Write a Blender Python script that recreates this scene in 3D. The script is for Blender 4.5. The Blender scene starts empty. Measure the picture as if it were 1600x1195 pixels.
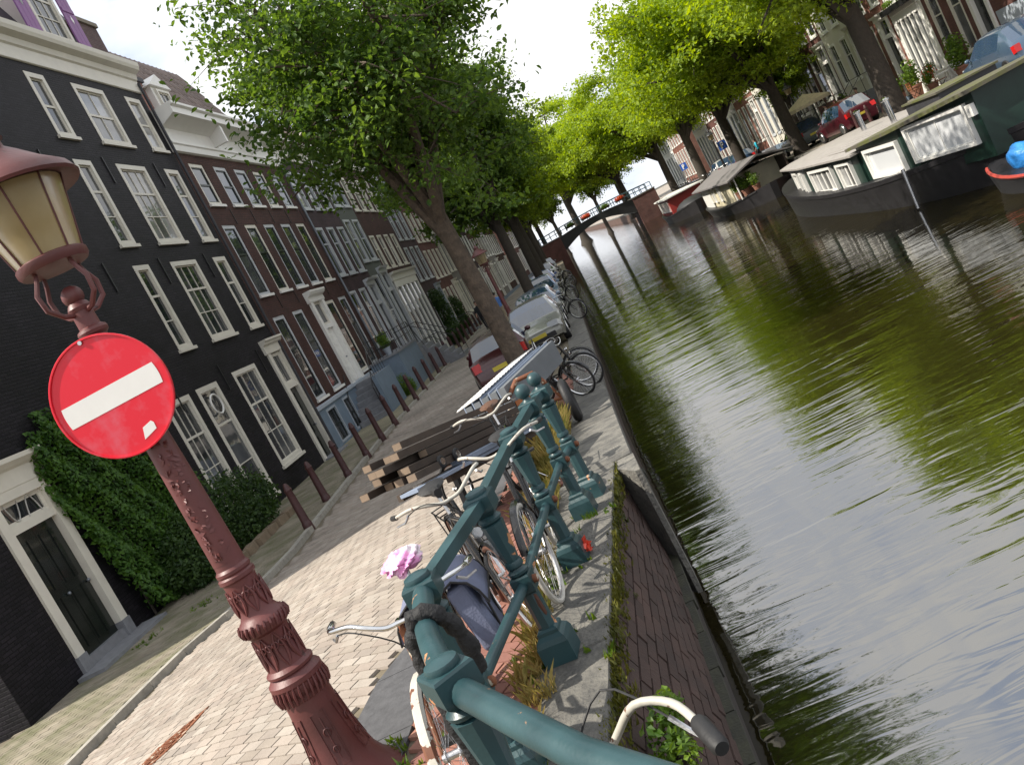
import bpy, bmesh, math, random
import numpy as np
from mathutils import Vector, Matrix, Euler
R=math.radians
scene=bpy.context.scene
col=scene.collection
rnd=random.Random(7)
# ---------------------------------------------------------------- camera
H=2.75
ROLL,F,VP=R(27.99),1400.0,(866.9,372.8)
def make_camera():
    r=(math.cos(ROLL),-math.sin(ROLL)); u=(-math.sin(ROLL),-math.cos(ROLL))
    d=(VP[0]-800,VP[1]-597.5)
    a=d[0]*r[0]+d[1]*r[1]; b=d[0]*u[0]+d[1]*u[1]
    pitch=math.atan2(b,F); yaw=math.atan2(a,math.hypot(b,F))
    fwd=Vector((-math.sin(yaw)*math.cos(pitch),math.cos(yaw)*math.cos(pitch),-math.sin(pitch)))
    right=Vector((math.cos(yaw),math.sin(yaw),0)); up=right.cross(fwd)
    pr=math.cos(ROLL)*right-math.sin(ROLL)*up; pu=math.sin(ROLL)*right+math.cos(ROLL)*up
    m=Matrix((pr,pu,-fwd)).transposed().to_4x4(); m.translation=(0,0,H)
    c=bpy.data.cameras.new('camera'); o=bpy.data.objects.new('camera',c); col.objects.link(o)
    o.matrix_world=m; c.lens=36*F/1600; c.sensor_width=36; c.clip_start=.05; c.clip_end=2000
    scene.camera=o
make_camera()
# ---------------------------------------------------------------- sky, sun, exposure
SUN_EL,SUN_AZ=R(49),Vector((-.96,-.28,0)).normalized()   # direction TO the sun
def make_sky():
    w=bpy.data.worlds.new('World'); scene.world=w; w.use_nodes=True
    nt=w.node_tree; nt.nodes.clear(); N=nt.nodes.new; L=nt.links.new
    out=N('ShaderNodeOutputWorld'); bg=N('ShaderNodeBackground'); sky=N('ShaderNodeTexSky')
    sky.sky_type='NISHITA'; sky.sun_disc=False; sky.sun_elevation=SUN_EL
    sky.sun_rotation=math.atan2(SUN_AZ.x,SUN_AZ.y); sky.dust_density=2.0
    tc=N('ShaderNodeTexCoord'); mp=N('ShaderNodeMapping'); mp.inputs['Scale'].default_value=(1,1,2.2)
    n1=N('ShaderNodeTexNoise'); n1.inputs['Scale'].default_value=2.3; n1.inputs['Detail'].default_value=7; n1.inputs['Roughness'].default_value=.58
    rp=N('ShaderNodeValToRGB'); rp.color_ramp.elements[0].position=.24; rp.color_ramp.elements[1].position=.40
    n2=N('ShaderNodeTexNoise'); n2.inputs['Scale'].default_value=4.5; n2.inputs['Detail'].default_value=6
    cr=N('ShaderNodeValToRGB'); cr.color_ramp.elements[0].position=.3; cr.color_ramp.elements[0].color=(8.8,10.2,13.0,1)
    cr.color_ramp.elements[1].position=.56; cr.color_ramp.elements[1].color=(14.5,14.5,14.5,1)
    mx=N('ShaderNodeMix'); mx.data_type='RGBA'
    L(tc.outputs['Generated'],mp.inputs['Vector']); L(mp.outputs['Vector'],n1.inputs['Vector']); L(mp.outputs['Vector'],n2.inputs['Vector'])
    L(n1.outputs['Fac'],rp.inputs['Fac']); L(n2.outputs['Fac'],cr.inputs['Fac'])
    L(rp.outputs['Color'],mx.inputs['Factor']); L(sky.outputs['Color'],mx.inputs['A']); L(cr.outputs['Color'],mx.inputs['B'])
    L(mx.outputs['Result'],bg.inputs['Color']); bg.inputs['Strength'].default_value=.06
    L(bg.outputs['Background'],out.inputs['Surface'])
make_sky()
def make_sun():
    l=bpy.data.lights.new('sun','SUN'); l.energy=5.0; l.angle=R(.6); l.color=(1,.93,.82)
    o=bpy.data.objects.new('sun',l); col.objects.link(o)
    d=Vector((SUN_AZ.x*math.cos(SUN_EL),SUN_AZ.y*math.cos(SUN_EL),math.sin(SUN_EL)))
    o.rotation_euler=d.to_track_quat('Z','Y').to_euler()
make_sun()
scene.view_settings.view_transform='Standard'; scene.view_settings.look='None'
scene.view_settings.exposure=.5; scene.view_settings.gamma=1.0
scene.cycles.max_bounces=6; scene.cycles.diffuse_bounces=3; scene.cycles.glossy_bounces=3
scene.cycles.transmission_bounces=4; scene.cycles.transparent_max_bounces=8
scene.cycles.use_denoising=True; scene.cycles.sample_clamp_indirect=6
scene.cycles.caustics_reflective=False; scene.cycles.caustics_refractive=False
# ---------------------------------------------------------------- mesh builder
class MB:
    def __init__(s): s.v=[]; s.f=[]; s.m=[]; s.cur=0
    def add(s,vs,fs):
        o=len(s.v); s.v.extend(tuple(p) for p in vs); s.f.extend(tuple(i+o for i in f) for f in fs); s.m.extend([s.cur]*len(fs)); return s
    def box(s,x0,x1,y0,y1,z0,z1):
        return s.add([(x0,y0,z0),(x1,y0,z0),(x1,y1,z0),(x0,y1,z0),(x0,y0,z1),(x1,y0,z1),(x1,y1,z1),(x0,y1,z1)],
          [(3,2,1,0),(4,5,6,7),(0,1,5,4),(1,2,6,5),(2,3,7,6),(3,0,4,7)])
    def cbox(s,c,d,M=None,taper=1.0):
        vs=[]
        for z in (-1,1):
            k=taper if z>0 else 1
            for x,y in ((-1,-1),(1,-1),(1,1),(-1,1)):
                p=Vector((x*d[0]/2*k,y*d[1]/2*k,z*d[2]/2))
                if M is not None: p=M@p
                vs.append(p+Vector(c))
        return s.add(vs,[(3,2,1,0),(4,5,6,7),(0,1,5,4),(1,2,6,5),(2,3,7,6),(3,0,4,7)])
    def bar(s,p,q,w,h=None,up=(0,0,1)):
        p=Vector(p);q=Vector(q);h=h or w; d=(q-p); L=d.length; d.normalize(); up=Vector(up)
        if abs(d.dot(up))>.98: up=Vector((1,0,0))
        x=d.cross(up).normalized(); y=x.cross(d)
        vs=[]
        for b in (p,q):
            for i,j in ((-1,-1),(1,-1),(1,1),(-1,1)): vs.append(b+x*i*w/2+y*j*h/2)
        return s.add(vs,[(0,1,2,3),(7,6,5,4),(4,5,1,0),(5,6,2,1),(6,7,3,2),(7,4,0,3)])
    def tube(s,pts,r,seg=8,closed=False,cap=True):
        pts=[Vector(p) for p in pts]; n=len(pts); rr=r if isinstance(r,(list,tuple)) else [r]*n
        prev=None; vs=[]
        for i,p in enumerate(pts):
            if closed: t=pts[(i+1)%n]-pts[i-1]
            else: t=pts[min(i+1,n-1)]-pts[max(i-1,0)]
            t.normalize()
            if prev is None:
                a=Vector((0,0,1)) if abs(t.z)<.9 else Vector((1,0,0)); x=t.cross(a).normalized()
            else:
                x=(prev-t*prev.dot(t)); x=x.normalized() if x.length>1e-6 else prev
            prev=x; y=t.cross(x)
            for k in range(seg):
                a=2*math.pi*k/seg; vs.append(p+(x*math.cos(a)+y*math.sin(a))*rr[i])
        fs=[]
        for i in range(n if closed else n-1):
            j=(i+1)%n
            for k in range(seg):
                l=(k+1)%seg; fs.append((i*seg+k,i*seg+l,j*seg+l,j*seg+k))
        if cap and not closed: fs.append(tuple(range(seg))[::-1]); fs.append(tuple((n-1)*seg+k for k in range(seg)))
        return s.add(vs,fs)
    def lathe(s,prof,seg=16,c=(0,0,0),a0=0.0,M=None,cap=True):
        vs=[]; n=len(prof)
        for r,z in prof:
            for k in range(seg):
                a=a0+2*math.pi*k/seg; p=Vector((r*math.cos(a),r*math.sin(a),z))
                if M is not None: p=M@p
                vs.append(p+Vector(c))
        fs=[]
        for i in range(n-1):
            for k in range(seg):
                l=(k+1)%seg; fs.append((i*seg+k,i*seg+l,(i+1)*seg+l,(i+1)*seg+k))
        if cap: fs.append(tuple(range(seg))[::-1]); fs.append(tuple((n-1)*seg+k for k in range(seg)))
        return s.add(vs,fs)
    def sphere(s,c,r,seg=12,rings=7,sc=(1,1,1)):
        pr=[(max(1e-4,math.sin(math.pi*i/rings)),-math.cos(math.pi*i/rings)) for i in range(rings+1)]
        M=Matrix.Diagonal((sc[0]*r,sc[1]*r,sc[2]*r)); return s.lathe(pr,seg,c,0,M,False)
    def lumpy(s,c,r,sc=(1,1,1),amp=.18,fr=3.0,seed=1,seg=22,rings=14):
        rr=random.Random(seed); W=[(Vector((rr.gauss(0,1),rr.gauss(0,1),rr.gauss(0,1)))*fr*(1+.6*k),rr.random()*6.28,1/(1+k)) for k in range(5)]
        V=[]; Fs=[]
        for i in range(rings+1):
            th=math.pi*i/rings
            for k in range(seg):
                a=2*math.pi*k/seg; d=Vector((math.sin(th)*math.cos(a),math.sin(th)*math.sin(a),-math.cos(th)))
                f=1+amp*sum(w*math.sin(q.dot(d)+p) for q,p,w in W)
                V.append((c[0]+d.x*r*sc[0]*f,c[1]+d.y*r*sc[1]*f,c[2]+d.z*r*sc[2]*f))
        for i in range(rings):
            for k in range(seg): l=(k+1)%seg; Fs.append((i*seg+k,i*seg+l,(i+1)*seg+l,(i+1)*seg+k))
        return s.add(V,Fs)
    def prism(s,poly,fn,a,b):
        n=len(poly); vs=[fn(p[0],p[1],a) for p in poly]+[fn(p[0],p[1],b) for p in poly]
        fs=[(i,(i+1)%n,n+(i+1)%n,n+i) for i in range(n)]+[tuple(range(n))[::-1],tuple(range(n,2*n))]
        return s.add(vs,fs)
    def torus(s,c,Rr,r,M=None,seg=24,rs=6,a0=0,a1=2*math.pi):
        full=abs(a1-a0-2*math.pi)<1e-4; n=seg if full else seg+1
        pts=[]
        for i in range(n):
            a=a0+(a1-a0)*i/seg; p=Vector((Rr*math.cos(a),Rr*math.sin(a),0))
            if M is not None: p=M@p
            pts.append(p+Vector(c))
        return s.tube(pts,r,rs,closed=full)
    def mesh(s,name,mats,smooth=False,fixn=True):
        me=bpy.data.meshes.new(name); me.from_pydata([tuple(p) for p in s.v],[],s.f)
        if fixn:
            bm=bmesh.new(); bm.from_mesh(me); bmesh.ops.recalc_face_normals(bm,faces=bm.faces); bm.to_mesh(me); bm.free()
        if not isinstance(mats,(list,tuple)): mats=[mats]
        for m in mats: me.materials.append(m)
        if len(mats)>1: me.polygons.foreach_set('material_index',s.m)
        if smooth:
            me.polygons.foreach_set('use_smooth',[True]*len(me.polygons))
            me.set_sharp_from_angle(angle=R(38 if smooth is True else smooth))
        me.update(); return me
    def build(s,name,mats,parent=None,smooth=False,loc=None):
        return put(name,s.mesh(name,mats,smooth),parent,loc)
def put(name,me,parent=None,loc=None,rot=None):
    o=bpy.data.objects.new(name,me); col.objects.link(o)
    if parent is not None: o.parent=parent
    if loc is not None: o.location=loc
    if rot is not None: o.rotation_euler=rot
    return o
def tag(o,label,cat,group=None):
    o['label']=label; o['category']=cat
    if group: o['group']=group
    return o
def thing(name,label,cat,loc=(0,0,0),rz=0,group=None):
    o=bpy.data.objects.new(name,None); col.objects.link(o); o.location=loc; o.rotation_euler=(0,0,rz); o.empty_display_size=.1
    return tag(o,label,cat,group)
def struct(o): o['kind']='structure'; return o
def stuff(o): o['kind']='stuff'; return o
def copy_tree(o,parent=None):
    c=o.copy(); col.objects.link(c)
    if parent is not None: c.parent=parent
    for ch in o.children: copy_tree(ch,c)
    return c
def np_mesh(name,V,Fq,mat,k=4,smooth=False):
    me=bpy.data.meshes.new(name); nv,nf=len(V),len(Fq)
    me.vertices.add(nv); me.vertices.foreach_set('co',np.asarray(V,dtype=np.float32).ravel())
    me.loops.add(nf*k); me.loops.foreach_set('vertex_index',np.asarray(Fq,dtype=np.int32).ravel())
    me.polygons.add(nf); me.polygons.foreach_set('loop_start',np.arange(0,nf*k,k,dtype=np.int32))
    try: me.polygons.foreach_set('loop_total',np.full(nf,k,dtype=np.int32))
    except Exception: pass
    me.update(calc_edges=True); me.validate()
    if mat: me.materials.append(mat)
    me.polygons.foreach_set('use_smooth',[bool(smooth)]*nf)
    return me
# ---------------------------------------------------------------- materials
def nodes(name):
    m=bpy.data.materials.new(name); m.use_nodes=True; nt=m.node_tree
    return m,nt,nt.nodes['Principled BSDF'],nt.nodes.new,nt.links.new
def setp(b,rough=.6,metal=0,spec=.5,coat=0,trans=0):
    b.inputs['Roughness'].default_value=rough; b.inputs['Metallic'].default_value=metal
    b.inputs['Specular IOR Level'].default_value=spec; b.inputs['Coat Weight'].default_value=coat
    b.inputs['Transmission Weight'].default_value=trans
def M(name,c,rough=.6,metal=0,var=.25,scale=6,bump=.15,bscale=40,spec=.5,coat=0,c2=None,mix=(.45,.62),rnd_obj=0,space='Object',dist=.01):
    """plain painted / stone / wood surface: two-scale noise in colour, roughness and relief"""
    m,nt,b,N,L=nodes(name); setp(b,rough,metal,spec,coat)
    tc=N('ShaderNodeTexCoord'); n=N('ShaderNodeTexNoise'); n.inputs['Scale'].default_value=scale; n.inputs['Detail'].default_value=8; n.inputs['Roughness'].default_value=.62
    if space=='World':
        g=N('ShaderNodeNewGeometry'); vec=g.outputs['Position']
    else: vec=tc.outputs['Object']
    L(vec,n.inputs['Vector'])
    rp=N('ShaderNodeValToRGB'); e=rp.color_ramp.elements; e[0].position,e[1].position=mix if c2 else (.25,.78)
    if c2: e[0].color=(*c,1); e[1].color=(*c2,1)
    else: e[0].color=(*[x*(1-var) for x in c],1); e[1].color=(*[min(1,x*(1+var)) for x in c],1)
    L(n.outputs['Fac'],rp.inputs['Fac']); colo=rp.outputs['Color']
    if rnd_obj:
        oi=N('ShaderNodeObjectInfo'); mr=N('ShaderNodeMapRange'); mr.inputs['To Min'].default_value=1-rnd_obj; mr.inputs['To Max'].default_value=1+rnd_obj
        L(oi.outputs['Random'],mr.inputs['Value']); hs=N('ShaderNodeHueSaturation'); L(mr.outputs['Result'],hs.inputs['Value']); L(colo,hs.inputs['Color']); colo=hs.outputs['Color']
    L(colo,b.inputs['Base Color'])
    mr2=N('ShaderNodeMapRange'); mr2.inputs['To Min'].default_value=max(.02,rough*.8); mr2.inputs['To Max'].default_value=min(1,rough*1.25); L(n.outputs['Fac'],mr2.inputs['Value']); L(mr2.outputs['Result'],b.inputs['Roughness'])
    if bump:
        n2=N('ShaderNodeTexNoise'); n2.inputs['Scale'].default_value=bscale; n2.inputs['Detail'].default_value=5; L(vec,n2.inputs['Vector'])
        bp=N('ShaderNodeBump'); bp.inputs['Strength'].default_value=bump; bp.inputs['Distance'].default_value=dist; L(n2.outputs['Fac'],bp.inputs['Height']); L(bp.outputs['Normal'],b.inputs['Normal'])
    return m
def BRICK(name,c1,c2,mortar,bw=.21,bh=.065,rough=.8,swap=True,ms=.010,bump=.6,stain=.35,spec=.3):
    """distant brickwork: course pattern on the wall's own plane (u,z)"""
    m,nt,b,N,L=nodes(name); setp(b,rough,0,spec)
    tc=N('ShaderNodeTexCoord'); sp=N('ShaderNodeSeparateXYZ'); cb=N('ShaderNodeCombineXYZ'); L(tc.outputs['Object'],sp.inputs['Vector'])
    if swap:
        ad=N('ShaderNodeMath'); ad.operation='ADD'; L(sp.outputs['X'],ad.inputs[0]); L(sp.outputs['Y'],ad.inputs[1]); L(ad.outputs[0],cb.inputs['X']); L(sp.outputs['Z'],cb.inputs['Y'])
    else: L(sp.outputs['X'],cb.inputs['X']); L(sp.outputs['Y'],cb.inputs['Y'])
    br=N('ShaderNodeTexBrick'); br.inputs['Scale'].default_value=1; br.inputs['Brick Width'].default_value=bw; br.inputs['Row Height'].default_value=bh; br.inputs['Mortar Size'].default_value=ms; br.inputs['Mortar Smooth'].default_value=.3
    br.inputs['Color1'].default_value=(*c1,1); br.inputs['Color2'].default_value=(*c2,1); br.inputs['Mortar'].default_value=(*mortar,1)
    L(cb.outputs['Vector'],br.inputs['Vector'])
    n=N('ShaderNodeTexNoise'); n.inputs['Scale'].default_value=.9; n.inputs['Detail'].default_value=8; n.inputs['Roughness'].default_value=.65; L(tc.outputs['Object'],n.inputs['Vector'])
    mr=N('ShaderNodeMapRange'); mr.inputs['From Min'].default_value=.3; mr.inputs['From Max'].default_value=.7; mr.inputs['To Min'].default_value=1-stain; mr.inputs['To Max'].default_value=1+stain; L(n.outputs['Fac'],mr.inputs['Value'])
    hs=N('ShaderNodeHueSaturation'); L(br.outputs['Color'],hs.inputs['Color']); L(mr.outputs['Result'],hs.inputs['Value']); L(hs.outputs['Color'],b.inputs['Base Color'])
    bp=N('ShaderNodeBump'); bp.inputs['Strength'].default_value=bump; bp.inputs['Distance'].default_value=.012; bp.invert=True
    n3=N('ShaderNodeTexNoise'); n3.inputs['Scale'].default_value=25; L(tc.outputs['Object'],n3.inputs['Vector'])
    ad2=N('ShaderNodeMath'); ad2.operation='MULTIPLY_ADD'; ad2.inputs[1].default_value=-.5; L(n3.outputs['Fac'],ad2.inputs[0]); L(br.outputs['Fac'],ad2.inputs[2])
    L(ad2.outputs[0],bp.inputs['Height']); L(bp.outputs['Normal'],b.inputs['Normal'])
    return m
def GLASS(name,c=(.02,.024,.028),rough=.03,spec=1.0,lift=.12):
    m,nt,b,N,L=nodes(name); setp(b,rough,0,spec); b.inputs['IOR'].default_value=1.55
    tc=N('ShaderNodeTexCoord'); n=N('ShaderNodeTexNoise'); n.inputs['Scale'].default_value=1.6; n.inputs['Detail'].default_value=3; L(tc.outputs['Object'],n.inputs['Vector'])
    oi=N('ShaderNodeObjectInfo'); ml=N('ShaderNodeMath'); ml.operation='MULTIPLY'; L(oi.outputs['Random'],ml.inputs[0]); L(n.outputs['Fac'],ml.inputs[1])
    rp=N('ShaderNodeValToRGB'); rp.color_ramp.elements[0].color=(*c,1); rp.color_ramp.elements[0].position=.1; rp.color_ramp.elements[1].position=.75; rp.color_ramp.elements[1].color=(*[x+lift for x in c],1)
    L(ml.outputs[0],rp.inputs['Fac']); L(rp.outputs['Color'],b.inputs['Base Color'])
    bp=N('ShaderNodeBump'); bp.inputs['Strength'].default_value=.03; bp.inputs['Distance'].default_value=.05; L(n.outputs['Fac'],bp.inputs['Height']); L(bp.outputs['Normal'],b.inputs['Normal'])
    return m
def LEAF(name,c1,c2,tr=.45,scale=.6):
    m,nt,b,N,L=nodes(name); setp(b,.5,0,.35)
    tc=N('ShaderNodeTexCoord'); n=N('ShaderNodeTexNoise'); n.inputs['Scale'].default_value=scale; n.inputs['Detail'].default_value=6; n.inputs['Roughness'].default_value=.7
    L(tc.outputs['Object'],n.inputs['Vector'])
    wn=N('ShaderNodeTexWhiteNoise'); wn.noise_dimensions='3D'; sn=N('ShaderNodeVectorMath'); sn.operation='SNAP'; sn.inputs[1].default_value=(.12,.12,.12); L(tc.outputs['Object'],sn.inputs[0]); L(sn.outputs[0],wn.inputs['Vector'])
    ma=N('ShaderNodeMath'); ma.operation='MULTIPLY_ADD'; ma.inputs[1].default_value=.35; L(wn.outputs['Value'],ma.inputs[0]); 
    sb=N('ShaderNodeMath'); sb.operation='SUBTRACT'; sb.inputs[1].default_value=.17; L(n.outputs['Fac'],sb.inputs[0]); L(sb.outputs[0],ma.inputs[2])
    rp=N('ShaderNodeValToRGB'); rp.color_ramp.elements[0].position=.3; rp.color_ramp.elements[1].position=.72; rp.color_ramp.elements[0].color=(*c1,1); rp.color_ramp.elements[1].color=(*c2,1)
    L(ma.outputs[0],rp.inputs['Fac']); L(rp.outputs['Color'],b.inputs['Base Color'])
    t=N('ShaderNodeBsdfTranslucent'); hs=N('ShaderNodeHueSaturation'); hs.inputs['Hue'].default_value=.478; hs.inputs['Saturation'].default_value=1.15; hs.inputs['Value'].default_value=1.7; L(rp.outputs['Color'],hs.inputs['Color']); L(hs.outputs['Color'],t.inputs['Color'])
    mx=N('ShaderNodeMixShader'); mx.inputs['Fac'].default_value=tr; L(b.outputs['BSDF'],mx.inputs[1]); L(t.outputs['BSDF'],mx.inputs[2])
    L(mx.outputs['Shader'],nt.nodes['Material Output'].inputs['Surface'])
    return m
# ---------------------------------------------------------------- terrain functions
PZ=.7
def sst(r): r=min(max(r,0),1); return r*r*(3-2*r)
def G(x,y): return PZ*(1-sst(math.hypot(max(0,y-6.5)/12,max(0,-x-2.5)/6.5)))
def lerp_poly(P,t):
    for (a,va),(b,vb) in zip(P,P[1:]):
        if t<=b: return va+(vb-va)*max(0,(t-a))/(b-a)
    return P[-1][1]
MM,BB=.051,-10.56
def facx(y): return MM*y+BB
KERB=[(-12,-8.2),(8,-7.45),(11.5,-7.25),(13,-6.75),(15,-6.6),(17,-6.68),(25,-6.95),(35,-6.75),(53,-6.6),(120,-6.0),(260,-5.5)]
EDGE=[(-12,-.9),(2,-.9),(3.97,-.78),(5,-.70),(6.67,-.56),(8.2,-.45),(8.21,-.28),(10,-.31),(16,-.4),(24,-.38),(260,-.38)]
STRIPL=[(-12,-2.6),(5.2,-2.47),(5.7,-2.37),(6.5,-2.05),(8,-2.0),(260,-2.0)]
STRIPR=[(-12,-2.0),(4.3,-2.0),(5.6,-1.92),(6.5,-1.8),(8,-1.75),(260,-1.75)]
def kx(y): return lerp_poly(KERB,y)
def ex(y): return lerp_poly(EDGE,y)
def sl(y): return lerp_poly(STRIPL,y)
def sr(y): return lerp_poly(STRIPR,y)
_cm=scene.camera.matrix_world.inverted()
def px(P):
    q=_cm@Vector(P)
    if q.z>-.05: return None
    return (800+F*q.x/-q.z, 597.5-F*q.y/-q.z, -q.z)
def seen(P,mrg=40):
    q=px(P); return q is not None and -mrg<q[0]<1600+mrg and -mrg<q[1]<1195+mrg
# ---------------------------------------------------------------- ground materials
def PAVER(name,cs,rough=.85,moss=None,bump=.5):
    m,nt,b,N,L=nodes(name); setp(b,rough,0,.25)
    at=N('ShaderNodeAttribute'); at.attribute_name='tint'; oi=N('ShaderNodeObjectInfo'); ad=N('ShaderNodeMath'); ad.operation='ADD'; fr=N('ShaderNodeMath'); fr.operation='FRACT'
    L(at.outputs['Fac'],ad.inputs[0]); L(oi.outputs['Random'],ad.inputs[1]); L(ad.outputs[0],fr.inputs[0])
    rp=N('ShaderNodeValToRGB'); el=rp.color_ramp.elements
    for i,c in enumerate(cs):
        p=i/(len(cs)-1)
        if i==0: e=el[0]
        elif i==len(cs)-1: e=el[-1]
        else: e=el.new(p)
        e.position=p; e.color=(*c,1)
    L(fr.outputs[0],rp.inputs['Fac'])
    g=N('ShaderNodeNewGeometry'); n=N('ShaderNodeTexNoise'); n.inputs['Scale'].default_value=.7; n.inputs['Detail'].default_value=9; n.inputs['Roughness'].default_value=.7; L(g.outputs['Position'],n.inputs['Vector'])
    mr=N('ShaderNodeMapRange'); mr.inputs['From Min'].default_value=.3; mr.inputs['From Max'].default_value=.7; mr.inputs['To Min'].default_value=.68; mr.inputs['To Max'].default_value=1.2; L(n.outputs['Fac'],mr.inputs['Value'])
    hs=N('ShaderNodeHueSaturation'); L(mr.outputs['Result'],hs.inputs['Value']); L(rp.outputs['Color'],hs.inputs['Color']); c=hs.outputs['Color']
    if moss:
        n4=N('ShaderNodeTexNoise'); n4.inputs['Scale'].default_value=1.7; n4.inputs['Detail'].default_value=8; L(g.outputs['Position'],n4.inputs['Vector'])
        r4=N('ShaderNodeValToRGB'); r4.color_ramp.elements[0].position=.42; r4.color_ramp.elements[1].position=.68; L(n4.outputs['Fac'],r4.inputs['Fac'])
        mx=N('ShaderNodeMix'); mx.data_type='RGBA'; L(r4.outputs['Color'],mx.inputs['Factor']); L(c,mx.inputs['A']); mx.inputs['B'].default_value=(*moss,1); c=mx.outputs['Result']
    L(c,b.inputs['Base Color'])
    n2=N('ShaderNodeTexNoise'); n2.inputs['Scale'].default_value=55; n2.inputs['Detail'].default_value=4; L(g.outputs['Position'],n2.inputs['Vector'])
    bp=N('ShaderNodeBump'); bp.inputs['Strength'].default_value=bump; bp.inputs['Distance'].default_value=.006; L(n2.outputs['Fac'],bp.inputs['Height']); L(bp.outputs['Normal'],b.inputs['Normal'])
    return m
road_cols=[(.285,.245,.205),(.345,.30,.255),(.375,.335,.29),(.315,.265,.225),(.355,.305,.26),(.26,.225,.195)]
m_road=PAVER('road_brick',road_cols)
m_path=PAVER('footpath_brick',[(.22,.195,.15),(.27,.24,.185),(.245,.21,.16),(.295,.265,.205)],moss=(.135,.135,.075))
m_red=PAVER('red_brick_paving',[(.27,.125,.095),(.34,.17,.125),(.30,.145,.115),(.24,.115,.095)])
def ROADFAR(name,c1,c2,mort,rot):
    m,nt,b,N,L=nodes(name); setp(b,.88,0,.25)
    g=N('ShaderNodeNewGeometry'); mp=N('ShaderNodeMapping'); mp.inputs['Rotation'].default_value=(0,0,rot); L(g.outputs['Position'],mp.inputs['Vector'])
    br=N('ShaderNodeTexBrick'); br.inputs['Scale'].default_value=1; br.inputs['Brick Width'].default_value=.206; br.inputs['Row Height'].default_value=.106; br.inputs['Mortar Size'].default_value=.006
    br.inputs['Color1'].default_value=(*c1,1); br.inputs['Color2'].default_value=(*c2,1); br.inputs['Mortar'].default_value=(*mort,1); L(mp.outputs['Vector'],br.inputs['Vector'])
    n=N('ShaderNodeTexNoise'); n.inputs['Scale'].default_value=.6; n.inputs['Detail'].default_value=9; L(g.outputs['Position'],n.inputs['Vector'])
    mr=N('ShaderNodeMapRange'); mr.inputs['From Min'].default_value=.3; mr.inputs['From Max'].default_value=.7; mr.inputs['To Min'].default_value=.7; mr.inputs['To Max'].default_value=1.2; L(n.outputs['Fac'],mr.inputs['Value'])
    hs=N('ShaderNodeHueSaturation'); L(br.outputs['Color'],hs.inputs['Color']); L(mr.outputs['Result'],hs.inputs['Value']); L(hs.outputs['Color'],b.inputs['Base Color'])
    bp=N('ShaderNodeBump'); bp.inputs['Strength'].default_value=.4; bp.inputs['Distance'].default_value=.006; bp.invert=True; L(br.outputs['Fac'],bp.inputs['Height']); L(bp.outputs['Normal'],b.inputs['Normal'])
    return m
PROT=math.atan2(.53,.85)
m_roadfar=ROADFAR('road_brick_far',(.30,.265,.225),(.35,.31,.265),(.16,.14,.12),PROT)
m_pathfar=ROADFAR('footpath_brick_far',(.24,.215,.15),(.29,.26,.18),(.10,.10,.06),0)
m_sand=M('joint_sand',(.15,.125,.085),.95,var=.3,scale=3,bump=.4,space='World')
m_kerb=M('kerb_granite',(.33,.31,.27),.8,var=.3,scale=9,bump=.3,space='World',rnd_obj=.15)
m_band=M('dark_granite_band',(.085,.085,.09),.75,var=.3,scale=14,bump=.3,space='World',rnd_obj=.1)
m_stone=M('quay_stone',(.085,.083,.078),.88,var=.35,scale=6,bump=1,bscale=38,space='World',c2=(.20,.19,.165),mix=(.34,.72),rnd_obj=.18,dist=.02)
m_wallbrick=M('damp_wall_brick',(.040,.024,.020),.75,var=.3,scale=4,bump=.5,bscale=45,space='World',c2=(.072,.042,.034),mix=(.35,.68),rnd_obj=.25)
m_damp=M('damp_mortar',(.035,.028,.024),.9,var=.4,scale=6,bump=.5,space='World')
m_moss=M('moss',(.05,.06,.012),.95,var=.5,scale=12,bump=1,bscale=60,space='World',c2=(.13,.13,.03),mix=(.35,.7))
m_dirt=M('canal_bed',(.05,.045,.03),1,scale=.3,space='World')
# ---------------------------------------------------------------- base sheets
def sheet(name,xs_fn,ys,nx,z_fn,mat):
    V=[];Fq=[]
    for y in ys:
        a,b=xs_fn(y)
        for i in range(nx+1):
            x=a+(b-a)*i/nx; V.append((x,y,z_fn(x,y)))
    for j in range(len(ys)-1):
        for i in range(nx):
            k=j*(nx+1)+i; Fq.append((k,k+1,k+nx+2,k+nx+1))
    return struct(put(name,np_mesh(name,V,Fq,mat,smooth=True)))
ys_near=[-12,-6,-2,0]+[.5*i for i in range(1,60)]+[30+3*i for i in range(8)]+[60,80,100,140,200,300]
g_ground=sheet('ground',lambda y:(-700,700),[-300,0,300,1500],4,lambda x,y:-2.2,m_dirt)
PAVE_Y=27.0
struct(put('cross_street',np_mesh('cross_street',[(-80,-40,-.03),(-11.3,-40,-.03),(-11.3,12.3,-.03),(-80,12.3,-.03)],[(0,1,2,3)],m_roadfar)))
g_road=sheet('road',lambda y:(-11.5 if y<8 else kx(y)-.3,sl(y)+.05),[y for y in ys_near if y<8]+[7.99]+[y for y in ys_near if y>=8],64,lambda x,y:G(x,y)-(.022 if y<PAVE_Y else -.002),m_sand)
g_roadfar=sheet('roadway',lambda y:(kx(y),sl(y)),[PAVE_Y-.02,30,35,45,60,80,110,150,260],4,lambda x,y:G(x,y)+.004,m_roadfar)
g_path=sheet('footpath',lambda y:(facx(y)-.6,kx(y)-.05),[y for y in ys_near if y>=8],8,lambda x,y:G(x,y)+.07-(.02 if y<PAVE_Y+1 else 0),m_sand)
g_pathfar=sheet('pavement',lambda y:(facx(y)-.6,kx(y)-.12),[PAVE_Y,30,40,60,90,130,260],3,lambda x,y:G(x,y)+.078,m_pathfar)
g_strip=sheet('parking_strip',lambda y:(sl(y)-.05,-.95 if y<8 else ex(y)-.6),ys_near,10,lambda x,y:G(x,y)-.024,m_sand)
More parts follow.
